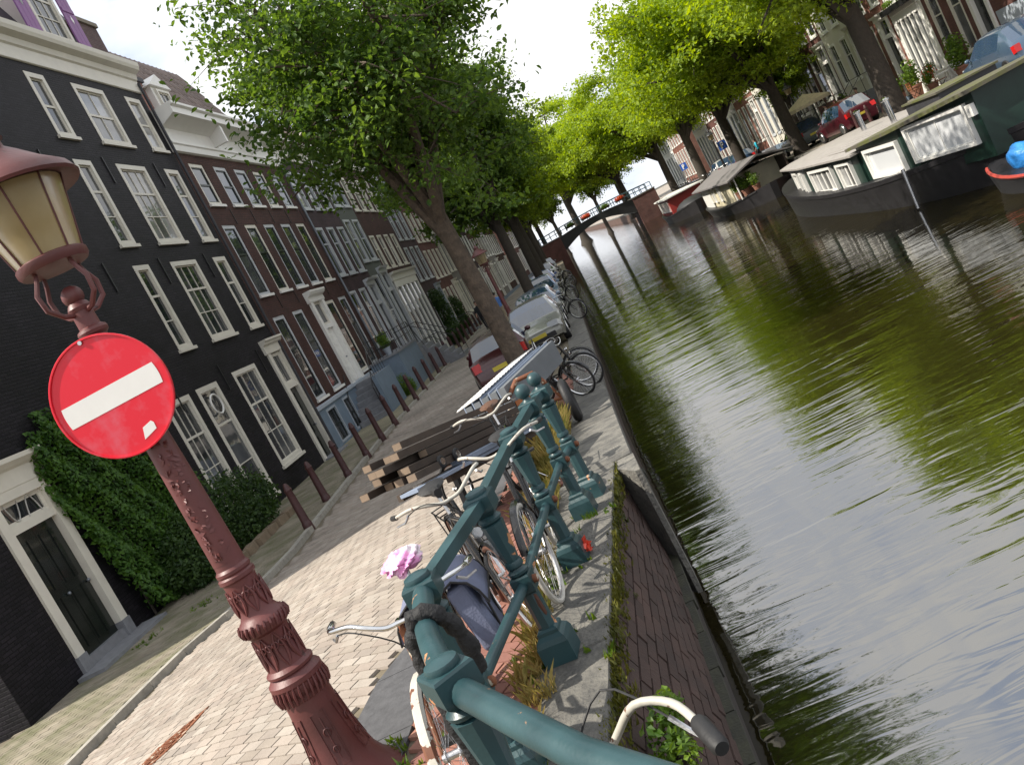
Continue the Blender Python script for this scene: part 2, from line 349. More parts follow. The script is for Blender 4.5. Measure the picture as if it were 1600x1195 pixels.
g_quay=sheet('quay',lambda y:(-1.5 if y>8 else -1.2,ex(y)-.005),[y for y in ys_near if 2<=y<8]+[8.2,8.215]+[y for y in ys_near if y>8.3],6,lambda x,y:G(x,y)-.03,m_sand)
# quay wall faces down to the water
wf=MB()
for a,b in zip([8.215]+[y for y in ys_near if y>8.3],[y for y in ys_near if y>8.3]):
    wf.add([(ex(a)-.03,a,G(0,a)-.03),(ex(b)-.03,b,G(0,b)-.03),(ex(b)-.03,b,-2),(ex(a)-.03,a,-2)],[(0,1,2,3)])
struct(wf.build('quay_wall',BRICK('quay_wall_brick',(.05,.03,.025),(.07,.045,.035),(.03,.03,.025))))
# ---------------------------------------------------------------- pavers
def paver_fields(name,parent,region,e1,size,mat,th=.022,lift=0.0,nobj=300,gap=.005,yr=(2.4,PAVE_Y),xr=(-12,0)):
    e1=Vector((e1[0],e1[1],0)).normalized(); e2=Vector((-e1.y,e1.x,0)); Lx,Ly=size
    cs=[]; c0=Vector(((xr[0]+xr[1])/2,(yr[0]+yr[1])/2,0)); rad=math.hypot(xr[1]-xr[0],yr[1]-yr[0])/2
    ni=int(rad/Lx)+1; nj=int(rad/Ly)+1
    for j in range(-nj,nj+1):
        off=.5*Lx if j%2 else 0
        for i in range(-ni,ni+1):
            p=c0+e1*(i*Lx+off)+e2*(j*Ly)
            if not(xr[0]<p.x<xr[1] and yr[0]<p.y<yr[1]): continue
            if not region(p.x,p.y): continue
            z=G(p.x,p.y)+lift
            q=px((p.x,p.y,z))
            if q is None or not(-25<q[0]<1625 and -25<q[1]<1220): continue
            cs.append((q[2],p.x,p.y,z))
    cs.sort()
    a,b=Lx/2-gap/2,Ly/2-gap/2; ins=.004
    loc=[(-a,-b,-th),(a,-b,-th),(a,b,-th),(-a,b,-th),(-a+ins,-b+ins,0),(a-ins,-b+ins,0),(a-ins,b-ins,0),(-a+ins,b-ins,0)]
    fs=[(4,5,6,7),(0,1,5,4),(1,2,6,5),(2,3,7,6),(3,0,4,7)]
    me=np_mesh(name,loc,fs,mat); rz=math.atan2(e1.y,e1.x)
    for d,x,y,z in cs[:nobj]:
        h=.05; n=Vector((-(G(x+h,y)-G(x-h,y))/(2*h),-(G(x,y+h)-G(x,y-h))/(2*h),1)).normalized()
        o=put('paving_brick',me,parent); o.rotation_euler=(Matrix.Rotation(0,3,'X')@n.to_track_quat('Z','Y').to_matrix()@Matrix.Rotation(0,3,'Z')).to_euler()
        xa=(e1-n*e1.dot(n)).normalized(); ya=n.cross(xa); o.rotation_euler=Matrix((xa,ya,n)).transposed().to_euler(); o.location=(x,y,z+rnd.uniform(-.002,.003))
    rest=cs[nobj:]
    if rest:
        C=np.array([[x,y,z] for _,x,y,z in rest]); n=len(C); rr=np.random.RandomState(3)
        V=np.zeros((n,8,3)); E1=np.array(e1);E2=np.array(e2)
        for k,(lx,ly,lz) in enumerate(loc):
            V[:,k,:]=C+lx*E1+ly*E2; 
            V[:,k,2]+=lz
        gx=np.array([(G(x+.1,y)-G(x-.1,y))/.2 for x,y,_ in C]); gy=np.array([(G(x,y+.1)-G(x,y-.1))/.2 for x,y,_ in C])
        V[:,:,2]+=(V[:,:,0]-C[:,None,0])*gx[:,None]+(V[:,:,1]-C[:,None,1])*gy[:,None]
        V[:,:,2]+=rr.uniform(-.002,.003,(n,1))
        Fq=(np.array(fs)[None]+8*np.arange(n)[:,None,None]).reshape(-1,4)
        me=np_mesh(name+'_field',V.reshape(-1,3),Fq,mat)
        at=me.attributes.new('tint','FLOAT','FACE'); at.data.foreach_set('value',np.repeat(rr.rand(n),5).astype(np.float32))
        o=stuff(put('paving_bricks',me,parent))
paver_fields('road_paver',g_road,lambda x,y:(kx(y)+.16<x or y<9.5 and x>-11.5 and x>kx(y)+.16)and x<sl(y)-.02,(.85,-.53),(.206,.106),m_road)
paver_fields('path_paver',g_path,lambda x,y:facx(y)-.3<x<kx(y)-.14 and y>8,(1,.05),(.206,.106),m_path,lift=.075)
paver_fields('strip_paver',g_strip,lambda x,y:sr(y)+.03<x<(-1.18 if y<8.2 else -1.02),(.85,-.53),(.206,.106),m_red,yr=(2.4,20),xr=(-2.2,-.8))
# ---------------------------------------------------------------- kerbstones, dark band, quay coping
def along(fn,y0,y1,step):
    y=y0
    while y<y1-1e-6: yield y,min(y+step,y1); y+=step
for a,b in along(kx,8.0,60,.9):
    mb=MB(); g=.006
    x0,x1=kx(a+g),kx(b-g); w=.13
    P=[(x0-w,a+g),(x0,a+g),(x1,b-g),(x1-w,b-g)]
    mb.add([(x,y,G(x,y)-.05) for x,y in P]+[(x,y,G(x,y)+.085) for x,y in P],[(3,2,1,0),(4,5,6,7),(0,1,5,4),(1,2,6,5),(2,3,7,6),(3,0,4,7)])
    mb.build('kerbstone',m_kerb,g_path)
for a,b in along(sl,3.0,30,.85):
    mb=MB(); g=.004
    P=[(sl(a),a+g),(sr(a),a+g),(sr(b),b-g),(sl(b),b-g)]
    mb.add([(x,y,G(x,y)-.05) for x,y in P]+[(x,y,G(x,y)+.003) for x,y in P],[(3,2,1,0),(4,5,6,7),(0,1,5,4),(1,2,6,5),(2,3,7,6),(3,0,4,7)])
    mb.build('band_stone',m_band,g_strip)
def slab(P,zt,zb,name,mat,par):
    mb=MB(); c=Vector((sum(p[0] for p in P)/4,sum(p[1] for p in P)/4,0))
    top=[(c.x+(x-c.x)*.985,c.y+(y-c.y)*.985) for x,y in P]
    mb.add([(x,y,G(x,y)+zb) for x,y in P]+[(x,y,G(x,y)+zt-.014) for x,y in P]+[(x,y,G(x,y)+zt) for x,y in top],
      [(3,2,1,0),(0,1,5,4),(1,2,6,5),(2,3,7,6),(3,0,4,7),(4,5,9,8),(5,6,10,9),(6,7,11,10),(7,4,8,11),(8,9,10,11)])
    return mb.build(name,mat,par)
ysl=[2.2]
while ysl[-1]<60: ysl.append(ysl[-1]+rnd.uniform(1.0,1.5))
for a,b in zip(ysl,ysl[1:]):
    for a2,b2 in (((a,8.19),(8.22,b)) if a<8.2<b else ((a,b),)):
        L_=-1.15 if a2<8.2 else -1.0
        slab([(L_,a2+.006),(ex(a2+.006),a2+.006),(ex(b2-.006),b2-.006),(L_,b2-.006)],rnd.uniform(.0,.012),-.16,'coping_stone',m_stone,g_quay)
# ---------------------------------------------------------------- near retaining wall of bricks
def wall_pt(y,t,out=0):
    a=Vector((ex(min(y,8.19))-.02,y,G(-.5,y)-.02)); b=Vector((-.40,y,-.25)); p=a.lerp(b,t); p.x+=out*.9; p.z+=out*.35; return p
mb=MB(); ysw=[1.0+.4*i for i in range(23)]
mb.add([wall_pt(y,t) for y in ysw for t in (0,1)],[(2*i,2*i+1,2*i+3,2*i+2) for i in range(len(ysw)-1)])
mb.add([(-.40,1.0,-.25),(-.40,11,-.25),(-.36,11,-.3),(-.36,1,-.3),(-.36,11,-2),(-.36,1,-2)],[(0,1,2,3),(3,2,4,5)])
g_wall=struct(mb.build('retaining_wall',m_damp))
nr=11
m_ledge=M('wet_ledge_stone',(.018,.018,.012),.7,scale=5,bump=.6,space='World',c2=(.045,.045,.025),mix=(.4,.7))
for r in range(nr):
    t0,t1=.055+(r+.06)*.945/nr,.055+(r+.94)*.945/nr; y=2.4-(.13 if r%2 else 0)
    while y<8.3:
        l=.262; a,b=y+.006,min(y+l-.006,8.32); o=.016+rnd.uniform(-.005,.006); mb=MB()
        P=[wall_pt(a,t0),wall_pt(b,t0),wall_pt(b,t1),wall_pt(a,t1)]; Q=[wall_pt(a,t0,o),wall_pt(b,t0,o),wall_pt(b,t1,o),wall_pt(a,t1,o)]
        mb.add(P+Q,[(4,5,6,7),(0,1,5,4),(1,2,6,5),(2,3,7,6),(3,0,4,7)]); mb.build('wall_brick',m_wallbrick,g_wall); y+=l
m=MB(); m.prism([(-.50,8.23),(-.265,8.23),(-.255,7.62),(-.30,7.62),(-.47,8.0)],lambda x,y,z:(x,y,z),-.6,G(-.4,8.1)-.015); m.build('end_stone',m_stone,g_wall)
# ledge stones under the wall
for a,b in along(ex,1.2,10.8,.55):
    mb=MB(); j=rnd.uniform(-.015,.02); mb.cbox((-.375+j*.6,(a+b)/2,-.27),(.10,b-a-.012,.09)); mb.build('ledge_stone',m_ledge,g_wall)
# ---------------------------------------------------------------- water
def WATER():
    m,nt,b,N,L=nodes('canal_water'); setp(b,.035,0,.5); b.inputs['IOR'].default_value=3.4
    g=N('ShaderNodeNewGeometry')
    n0=N('ShaderNodeTexNoise'); n0.inputs['Scale'].default_value=.12; n0.inputs['Detail'].default_value=4; L(g.outputs['Position'],n0.inputs['Vector'])
    rp=N('ShaderNodeValToRGB'); rp.color_ramp.elements[0].position=.35; rp.color_ramp.elements[1].position=.7; rp.color_ramp.elements[0].color=(.012,.010,.003,1); rp.color_ramp.elements[1].color=(.020,.016,.005,1)
    L(n0.outputs['Fac'],rp.inputs['Fac']); L(rp.outputs['Color'],b.inputs['Base Color'])
    def wave(sc,str_,rot,det,dist):
        mp=N('ShaderNodeMapping'); mp.inputs['Rotation'].default_value=(0,0,rot); mp.inputs['Scale'].default_value=sc; L(g.outputs['Position'],mp.inputs['Vector'])
        n=N('ShaderNodeTexNoise'); n.inputs['Scale'].default_value=1; n.inputs['Detail'].default_value=det; n.inputs['Distortion'].default_value=dist; n.inputs['Roughness'].default_value=.5; L(mp.outputs['Vector'],n.inputs['Vector'])
        ml=N('ShaderNodeMath'); ml.operation='MULTIPLY'; ml.inputs[1].default_value=str_; L(n.outputs['Fac'],ml.inputs[0]); return ml.outputs[0]
    a=wave((.24,1.35,1),.017,.06,2,.4); c=wave((1.1,4.6,1),.0075,-.08,2,1.1); d=wave((.10,.35,1),.022,.2,1,.2); e=wave((5,10,1),.0006,.2,1,.5)
    s1=N('ShaderNodeMath'); s1.operation='ADD'; L(a,s1.inputs[0]); L(c,s1.inputs[1])
    s2=N('ShaderNodeMath'); s2.operation='ADD'; L(s1.outputs[0],s2.inputs[0]); L(d,s2.inputs[1])
    s3=N('ShaderNodeMath'); s3.operation='ADD'; L(s2.outputs[0],s3.inputs[0]); L(e,s3.inputs[1])
    bp=N('ShaderNodeBump'); bp.inputs['Strength'].default_value=1; bp.inputs['Distance'].default_value=1; L(s3.outputs[0],bp.inputs['Height']); L(bp.outputs['Normal'],b.inputs['Normal'])
    return m
WZ=-.8
struct(put('canal_water',np_mesh('canal_water',[(-.5,-60,WZ),(60,-60,WZ),(60,1,WZ),(-.5,1,WZ),(13.3,1,WZ),(13.3,420,WZ),(-.5,420,WZ)],[(0,1,2,3),(3,4,5,6)],WATER())))
# right bank
RZ=.6; RQ=13.1; RF=18.6
m_rquay=BRICK('right_quay_brick',(.10,.055,.045),(.14,.08,.06),(.08,.07,.06))
mb=MB(); mb.add([(RQ,1,-2),(RQ,420,-2),(RQ,420,RZ),(RQ,1,RZ)],[(0,1,2,3)]); struct(mb.build('quay_wall_right',m_rquay))
mb=MB(); mb.add([(RQ-.05,1,RZ),(RQ+.5,1,RZ),(RQ+.5,420,RZ),(RQ-.05,420,RZ)],[(0,1,2,3)]); mb.add([(RQ-.05,1,RZ),(RQ-.05,420,RZ),(RQ-.05,420,RZ-.2),(RQ-.05,1,RZ-.2)],[(0,1,2,3)]); struct(mb.build('quay_edge_right',m_stone))
struct(put('street_right',np_mesh('street_right',[(RQ,1,RZ-.004),(60,1,RZ-.004),(60,420,RZ-.004),(RQ,420,RZ-.004)],[(0,1,2,3)],m_roadfar)))
# moss and grass: uncountable growth
def tufts(name,pts,mat,h,w,n,lean=.5,seed=1,spread=.06):
    rr=np.random.RandomState(seed); V=[];Fq=[]
    for (x,y,z,s) in pts:
        for _ in range(n):
            a=rr.rand()*6.283; r=spread*s*math.sqrt(rr.rand()); bx,by=x+r*math.cos(a),y+r*math.sin(a); hh=h*s*rr.uniform(.4,1.1); a2=rr.rand()*6.283; lx,ly=math.cos(a2)*hh*lean*rr.rand(),math.sin(a2)*hh*lean*rr.rand()
            ax=rr.rand()*6.283; dx,dy=math.cos(ax)*w/2,math.sin(ax)*w/2; k=len(V)
            V+= [(bx-dx,by-dy,z),(bx+dx,by+dy,z),(bx+dx*.6+lx*.4,by+dy*.6+ly*.4,z+hh*.6),(bx+lx,by+ly,z+hh)]; Fq.append((k,k+1,k+2,k+3))
    return stuff(put(name,np_mesh(name,V,Fq,mat)))
m_grass=LEAF('dry_grass',(.14,.15,.03),(.42,.33,.12),.35,3)
m_weed=LEAF('weed',(.05,.10,.015),(.14,.22,.03),.4,3)
m_mossb=LEAF('moss_blade',(.045,.055,.010),(.16,.16,.03),.3,9)
rr=random.Random(4)
o=tufts('moss_edge',[(wall_pt(y,t).x+.01,y,wall_pt(y,t).z,1) for y,t in [(rr.uniform(2.3,8.2),abs(rr.gauss(0,.07))) for _ in range(900)]],m_mossb,.05,.016,6,.9,2,.035); tag(o,'dark green moss along the top edge of the retaining wall','moss')
gp=[]
for _ in range(420):
    y=rr.uniform(7.2,13.5); x=-1.05-abs(rr.gauss(0,.13)); gp.append((x,y,G(x,y),rr.uniform(.4,1.5) if 9<y<12.5 else rr.uniform(.3,.8)))
for _ in range(120):
    y=rr.uniform(4.0,7.3); x=-1.18+rr.gauss(0,.05); gp.append((x,y,G(x,y),rr.uniform(.2,.55)))
o=tufts('dry_grass',gp,m_grass,.30,.0065,17,.9,3,.08); tag(o,'yellow dry grass tufts growing along the quay stones','grass')
wp=[]
for _ in range(160):
    k=rr.choice([(-2.05,4.3),(-1.1,4.75),(-1.0,5.95),(-.9,6.9),(-8.1,14.2),(-8.9,13.6),(-1.15,3.6)]); x,y=k[0]+rr.gauss(0,.14),k[1]+rr.gauss(0,.14); wp.append((x,y,G(x,y)+(.07 if x<-7 else 0),rr.uniform(.2,.6)))
o=tufts('weeds',wp,m_weed,.13,.02,7,.9,5,.06); tag(o,'small green weeds in the joints of the paving','weeds')
# ---------------------------------------------------------------- house materials
m_white=M('cream_paint',(.66,.63,.55),.45,var=.08,scale=3,bump=.1,bscale=20)
m_white2=M('white_paint',(.78,.77,.73),.4,var=.06,scale=3,bump=.08,bscale=20)
m_greyw=M('grey_white_paint',(.48,.50,.52),.45,var=.1,scale=3,bump=.1)
m_dframe=M('dark_green_sash',(.016,.022,.018),.35,var=.2)
m_pane=GLASS('window_pane'); m_pane2=GLASS('curtained_pane',(.10,.10,.095),.03,1.0,.42)
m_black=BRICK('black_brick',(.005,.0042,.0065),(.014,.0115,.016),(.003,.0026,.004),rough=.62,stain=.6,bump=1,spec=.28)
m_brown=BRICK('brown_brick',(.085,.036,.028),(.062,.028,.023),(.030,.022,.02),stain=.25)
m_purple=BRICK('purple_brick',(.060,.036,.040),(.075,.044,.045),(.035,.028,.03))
m_redb=BRICK('red_brick',(.24,.085,.06),(.19,.07,.05),(.16,.13,.11))
m_dkred=BRICK('dark_red_brick',(.12,.045,.038),(.15,.06,.048),(.08,.065,.06))
m_green=M('green_grey_plaster',(.09,.10,.085),.8,var=.2,scale=2,bump=.2)
m_greyp=M('grey_plaster',(.19,.18,.17),.8,var=.2,scale=2,bump=.2)
m_bluep=M('blue_grey_plinth_paint',(.15,.20,.26),.6,var=.2,scale=3,bump=.2)
m_bluel=M('pale_blue_plaster',(.33,.37,.42),.7,var=.15,scale=2,bump=.2)
m_step=M('blue_stone_steps',(.20,.205,.22),.75,var=.25,scale=6,bump=.3)
m_iron=M('black_iron',(.012,.012,.013),.45,var=.3,bump=.1)
m_door=M('dark_door_paint',(.010,.014,.012),.22,var=.3,scale=4,bump=.05,coat=.3)
m_roof=M('roof_tile_clay',(.21,.165,.15),.75,var=.25,scale=7,bump=.3,rnd_obj=.2)
m_roofdark=M('dark_slate',(.035,.035,.042),.6,var=.3,scale=5,bump=.3)
m_lead=M('zinc',(.20,.22,.25),.4,.6,var=.2,scale=4)
m_purplep=M('purple_shutter_paint',(.24,.10,.27),.5,var=.12,scale=5,bump=.15)
m_chim=BRICK('chimney_brick',(.30,.13,.10),(.24,.10,.08),(.22,.19,.17))
m_pot=M('chimney_pot_clay',(.26,.12,.08),.8)
_wc={}
def grid_wall(W,z0,z1,ops,D=7.0,rev=.13):
    mb=MB(); us=sorted({0.0,W}|{o[0] for o in ops}|{o[1] for o in ops}); zs=sorted({z0,z1}|{o[2] for o in ops}|{o[3] for o in ops})
    us=[u for u in us if 0<=u<=W]; zs=[z for z in zs if z0<=z<=z1]
    for a,b in zip(us,us[1:]):
        for c,d in zip(zs,zs[1:]):
            m,n=(a+b)/2,(c+d)/2
            if any(o[0]<m<o[1] and o[2]<n<o[3] for o in ops): continue
            mb.add([(a,0,c),(b,0,c),(b,0,d),(a,0,d)],[(0,1,2,3)])
    for o in ops:
        a,b,c,d=o[:4]; V=[(a,0,c),(b,0,c),(b,0,d),(a,0,d),(a,rev,c),(b,rev,c),(b,rev,d),(a,rev,d)]
        mb.add(V,[(0,1,5,4),(1,2,6,5),(2,3,7,6),(3,0,4,7),(4,5,6,7)])
    mb.add([(0,0,z0),(W,0,z0),(W,D,z0),(0,D,z0),(0,0,z1),(W,0,z1),(W,D,z1),(0,D,z1)],[(1,2,6,5),(2,3,7,6),(3,0,4,7),(4,5,6,7)])
    return mb
def window(par,u0,u1,z0,z1,nx=1,rows=(0,.6,1),fm=None,fw=.1,sash=None,pm=None,near=True,sill=True,proud=.012,bar=.022,sillm=None,blind=0):
    """window > frame bars (own mesh), pane, sill"""
    W,Hh=u1-u0,z1-z0; fm=fm or m_white; key=(round(W,2),round(Hh,2),nx,tuple(rows),fm.name,fw,sash.name if sash else None,near,proud)
    if key not in _wc:
        f=MB(); f.box(0,W,-proud,.10,Hh-fw,Hh); f.box(0,W,-proud,.10,0,fw*.8); f.box(0,fw,-proud,.099,fw*.8,Hh-fw); f.box(W-fw,W,-proud,.099,fw*.8,Hh-fw)
        f.cur=1 if sash else 0
        iu0,iu1,iz0,iz1=fw,W-fw,fw*.8,Hh-fw; s=.035
        rz=[iz0+(iz1-iz0)*t for t in rows]
        for a,b in ((iu0,iu0+s),(iu1-s,iu1)): f.box(a,b,.04,.085,iz0,iz1)
        for i,z in enumerate(rz):
            t=s if i in (0,len(rz)-1) else (.03 if i==len(rz)//2 else bar*.6)
            f.box(iu0+s,iu1-s,.041,.084,z-t*(0 if i==0 else 1),z+t*(0 if i==len(rz)-1 else 1))
        ux=[iu0+s+(iu1-iu0-2*s)*i/nx for i in range(nx+1)]
        for u in ux[1:-1]: f.box(u-bar/2,u+bar/2,.045,.08,iz0+s,iz1-s)
        panes=[]
        if near:
            for a,b in zip(ux,ux[1:]):
                for c,d in zip(rz,rz[1:]): panes.append((a,b,c,d))
        else: panes=[(iu0+s,iu1-s,a,b) for a,b in zip(rz,rz[1:])]
        pms=[]
        for a,b,c,d in panes:
            p=MB(); p.add([(a-(a+b)/2,0,c-(c+d)/2),(b-(a+b)/2,0,c-(c+d)/2),(b-(a+b)/2,0,d-(c+d)/2),(a-(a+b)/2,0,d-(c+d)/2)],[(0,1,2,3)])
            pms.append((p.v,((a+b)/2,.066,(c+d)/2)))
        _wc[key]=(f.mesh('window',[fm,sash] if sash else fm),pms,{})
    me,pms,cache=_wc[key]
    w=put('window',me,par,(u0,0,z0)); pm=pm or m_pane
    for i,(v,c) in enumerate(pms):
        k=(i,pm.name)
        if k not in cache: cache[k]=np_mesh('pane',v,[(0,1,2,3)],pm)
        put('pane',cache[k],w,c,(rnd.gauss(0,.006),0,rnd.gauss(0,.006)))
    if sill:
        k=('sill',round(W,2),(sillm or fm).name)
        if k not in _wc: _wc[k]=MB().box(-.06,W+.06,-.07,.02,-.085,-.002).mesh('sill',sillm or fm)
        put('sill',_wc[k],w)
    return w
def mould(par,name,u0,u1,prof,mat):
    """a moulding of profile (out,z) run along the facade"""
    mb=MB(); mb.prism([(-o,z) for o,z in prof]+[(.05,prof[-1][1]),(.05,prof[0][1])],lambda y,z,u:(u,y,z),u0,u1); return mb.build(name,mat,par)
def house_root(label,y0,side=-1,y1=None,lean=.015,cat='house',name='canal_house'):
    if side<0: o=thing(name,label,cat,(facx(y0),y0,0)); o.rotation_euler=(lean,0,math.atan2(1,MM))
    else: o=thing(name,label,cat,(RF,y1,RZ)); o.rotation_euler=(lean,0,-math.pi/2)
    return o
def panel_door(par,u0,u1,z0,z1,mat,y=.09,nrow=3,glass=False):
    d=MB(); d.box(u0,u1,y,y+.045,z0,z1); W=u1-u0;hh=z1-z0
    for i in range(2):
        for j in range(nrow):
            a=u0+.1*W+i*.45*W; b=a+.35*W; c=z0+hh*(.05+j*.95/nrow); e=z0+hh*((j+1)*.95/nrow-.02)
            d.box(a,b,y-.018,y-.001,c,e)
    o=d.build('door',mat,par)
    k=MB(); k.sphere((u0+W*.88,y-.05,z0+hh*.45),.032,10,6); k.tube([(u0+W*.88,y-.045,z0+hh*.45),(u0+W*.88,y+.01,z0+hh*.45)],.012,8); k.build('handle',m_lead,o,True); return o
# ---------------------------------------------------------------- black corner house
def black_house():
    y0,y1=11.75,27.3; W=(y1-y0)*1.0013
    r=house_root('black painted brick corner house with cream window frames and purple dormer shutters',y0)
    U=lambda y:(y-y0)*1.0013
    wins=[]
    A,B,C=(21.44,22.22),(23.38,24.92),(26.05,26.92)
    for z0,z1,rB in ((10.4,12.06,(0,.5,1)),(7.5,9.78,(0,.33,.66,1)),(4.64,6.94,(0,.33,.66,1))):
        for c,nx in ((A,1),(B,2 if z0>10 else 3),(C,1)): wins.append((U(c[0]),U(c[1]),z0,z1,nx,rB))
    wins+= [(U(19.5),U(20.75),.75,3.58,3,(0,.36,.68,1)),(U(23.4),U(25.02),.77,3.64,3,(0,.33,.66,1))]
    gb=(U(21.15),U(22.36),.35,3.6); d2=(U(26.22),U(27.25),.0,3.7); fd=(U(13.3),U(14.62),.12,3.2)
    ops=[w[:4] for w in wins]+[gb,d2,fd]
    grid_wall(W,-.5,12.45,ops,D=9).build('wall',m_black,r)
    for i,(a,b,c,d,nx,rows) in enumerate(wins):
        window(r,a,b,c,d,nx,rows,pm=m_pane2 if i in (1,4,2) else m_pane,fw=.13)
    # tall middle window with a wreath ring and transom
    w=window(r,*gb,1,(0,.33,.70,1),fw=.14); ring=MB(); ring.torus((gb[0]+(gb[1]-gb[0])/2-gb[0],-.03,2.72),.26,.025,Matrix.Rotation(math.pi/2,3,'X'),24,6); ring.build('wreath_ring',m_white2,w,True)
    # right door with entablature
    a,b,c,d=d2
    f=MB(); f.box(a-.12,a+.1,-.06,.12,0,3.7); f.box(b-.1,b+.1,-.06,.12,0,3.7); f.box(a+.1,b-.1,-.02,.1,2.5,2.66); f.build('door_surround',m_white,r)
    mould(r,'entablature',a-.22,b+.17,[(.06,3.7),(.08,3.72),(.08,3.95),(.16,4.0),(.18,4.06),(.24,4.09),(.24,4.15)],m_white)
    panel_door(r,a+.1,b-.1,.08,2.5,m_door); window(r,a+.1,b-.1,2.66,3.68,1,(0,1),fw=.06,sill=False,proud=-.02)
    MB().box(a-.1,b+.1,-.45,.1,-.3,.13).build('doorstep',m_step,r)
    # left front door: cream surround, fanlight with crossing curves, dark double door
    a,b,c,d=fd
    f=MB(); f.box(a-.12,a+.09,-.05,.12,.12,3.2); f.box(b-.09,b+.12,-.05,.12,.12,3.2); f.box(a+.09,b-.09,-.02,.1,2.6,2.74); f.box(a-.12,b+.12,-.055,.12,3.14,3.3); f.build('door_surround',m_white,r)
    mould(r,'entablature',a-.16,b+.2,[(.05,3.3),(.06,3.32),(.06,3.6),(.12,3.64),(.2,3.72),(.2,3.8)],m_white)
    for q in (a-.14,b-.1): MB().box(q,q+.24,-.07,.1,.1,.42).build('plinth_block',m_step,r)
    d1=panel_door(r,a+.09,(a+b)/2-.004,.3,2.6,m_door,nrow=2); panel_door(r,(a+b)/2+.004,b-.09,.3,2.6,m_door,nrow=2)
    fl=window(r,a+.09,b-.09,2.74,3.14,1,(0,1),fw=.04,sill=False,proud=-.03)
    t=MB(); w_=b-a-.18
    for s in (1,-1):
        for k in (0,1):
            cx=w_*(.3+.4*k); pts=[(cx+s*(.30*w_*(v-.5)),.03,.04+.34*((v*2-1)**2 if k==0 else 1-(v*2-1)**2)) for v in [i/10 for i in range(11)]]
            t.tube(pts,.012,6)
    t.build('fanlight_tracery',m_white2,fl,True)
    MB().box(a-.05,b+.05,-.02,.2,.0,.3).build('threshold',m_step,r); MB().box(a-.35,b+.4,-.55,-.02,-.3,.14).build('doorstep',m_step,r)
    # cornice, gutter, roof, dormer, chimney, downpipe, wall ties
    mould(r,'cornice',-.25,W+.04,[(.02,12.3),(.05,12.32),(.05,12.68),(.10,12.72),(.14,12.86),(.30,12.93),(.34,13.02),(.36,13.14)],m_white)
    rf=MB(); rf.prism([(-.05,13.1),(.9,15.4),(5,17.0),(8.5,15.4),(9,12.5),(0,12.5)],lambda y,z,u:(u,y+.1,z),-.02,W-.02); rf.build('roof',m_roofdark,r)
    du0,du1=U(23.25),U(24.85)
    dm=MB(); dm.box(du0,du1,.02,2.2,13.12,15.9); dm.prism([(du0-.15,15.9),(du1+.15,15.9),((du0+du1)/2,16.7)],lambda u,z,y:(u,y,z),-.08,2.6); dm.build('dormer',m_white,r)
    window(r,du0+.1,du1-.1,13.35,15.7,3,(0,.25,.5,.75,1),fw=.12,proud=.02-.0).location.y=-.06
    for s,(a,b) in enumerate(((du0-.62,du0-.02),(du1+.02,du1+.62))):
        sh=MB(); sh.box(a,b,-.12,-.08,13.2,15.7)
        for z in (13.35,14.4,15.45): sh.box(a+.03,b-.03,-.14,-.121,z-.06,z+.06)
        for u in (a+.2,a+.4): sh.box(u-.006,u+.006,-.124,-.1201,13.2,15.7)
        o=sh.build('shutter',m_purplep,r); dd=MB(); cx=(a+b)/2
        dd.add([(cx,-.126,14.0),(cx+.06,-.126,14.13),(cx,-.126,14.26),(cx-.06,-.126,14.13)],[(0,1,2,3)]); dd.build('diamond_cutout',m_white2 if s else m_pane,o)
    ch=MB(); ch.box(U(26.2),W-.02,.25,1.1,12.6,14.55); cho=ch.build('chimney',m_chim if 0 else BRICK('chimney_dark_brick',(.13,.075,.075),(.10,.055,.06),(.12,.11,.10)),r)
    MB().box(U(26.2)-.06,W+.04,.19,1.16,14.55,14.68).build('coping',M('chimney_coping_stone',(.22,.19,.15),.9,var=.2),cho)
    p=MB(); p.tube([(W-.03,-.10,12.6),(W-.03,-.10,.1)],.045,8); p.build('downpipe',m_roofdark,r,True)
    for y in (20.2,22.85,25.55):
        for z in (4.0,7.1,9.95): MB().box(U(y)-.02,U(y)+.02,-.03,.0,z-.75,z-.02).build('wall_tie',m_iron,r)
    return r
black_house()
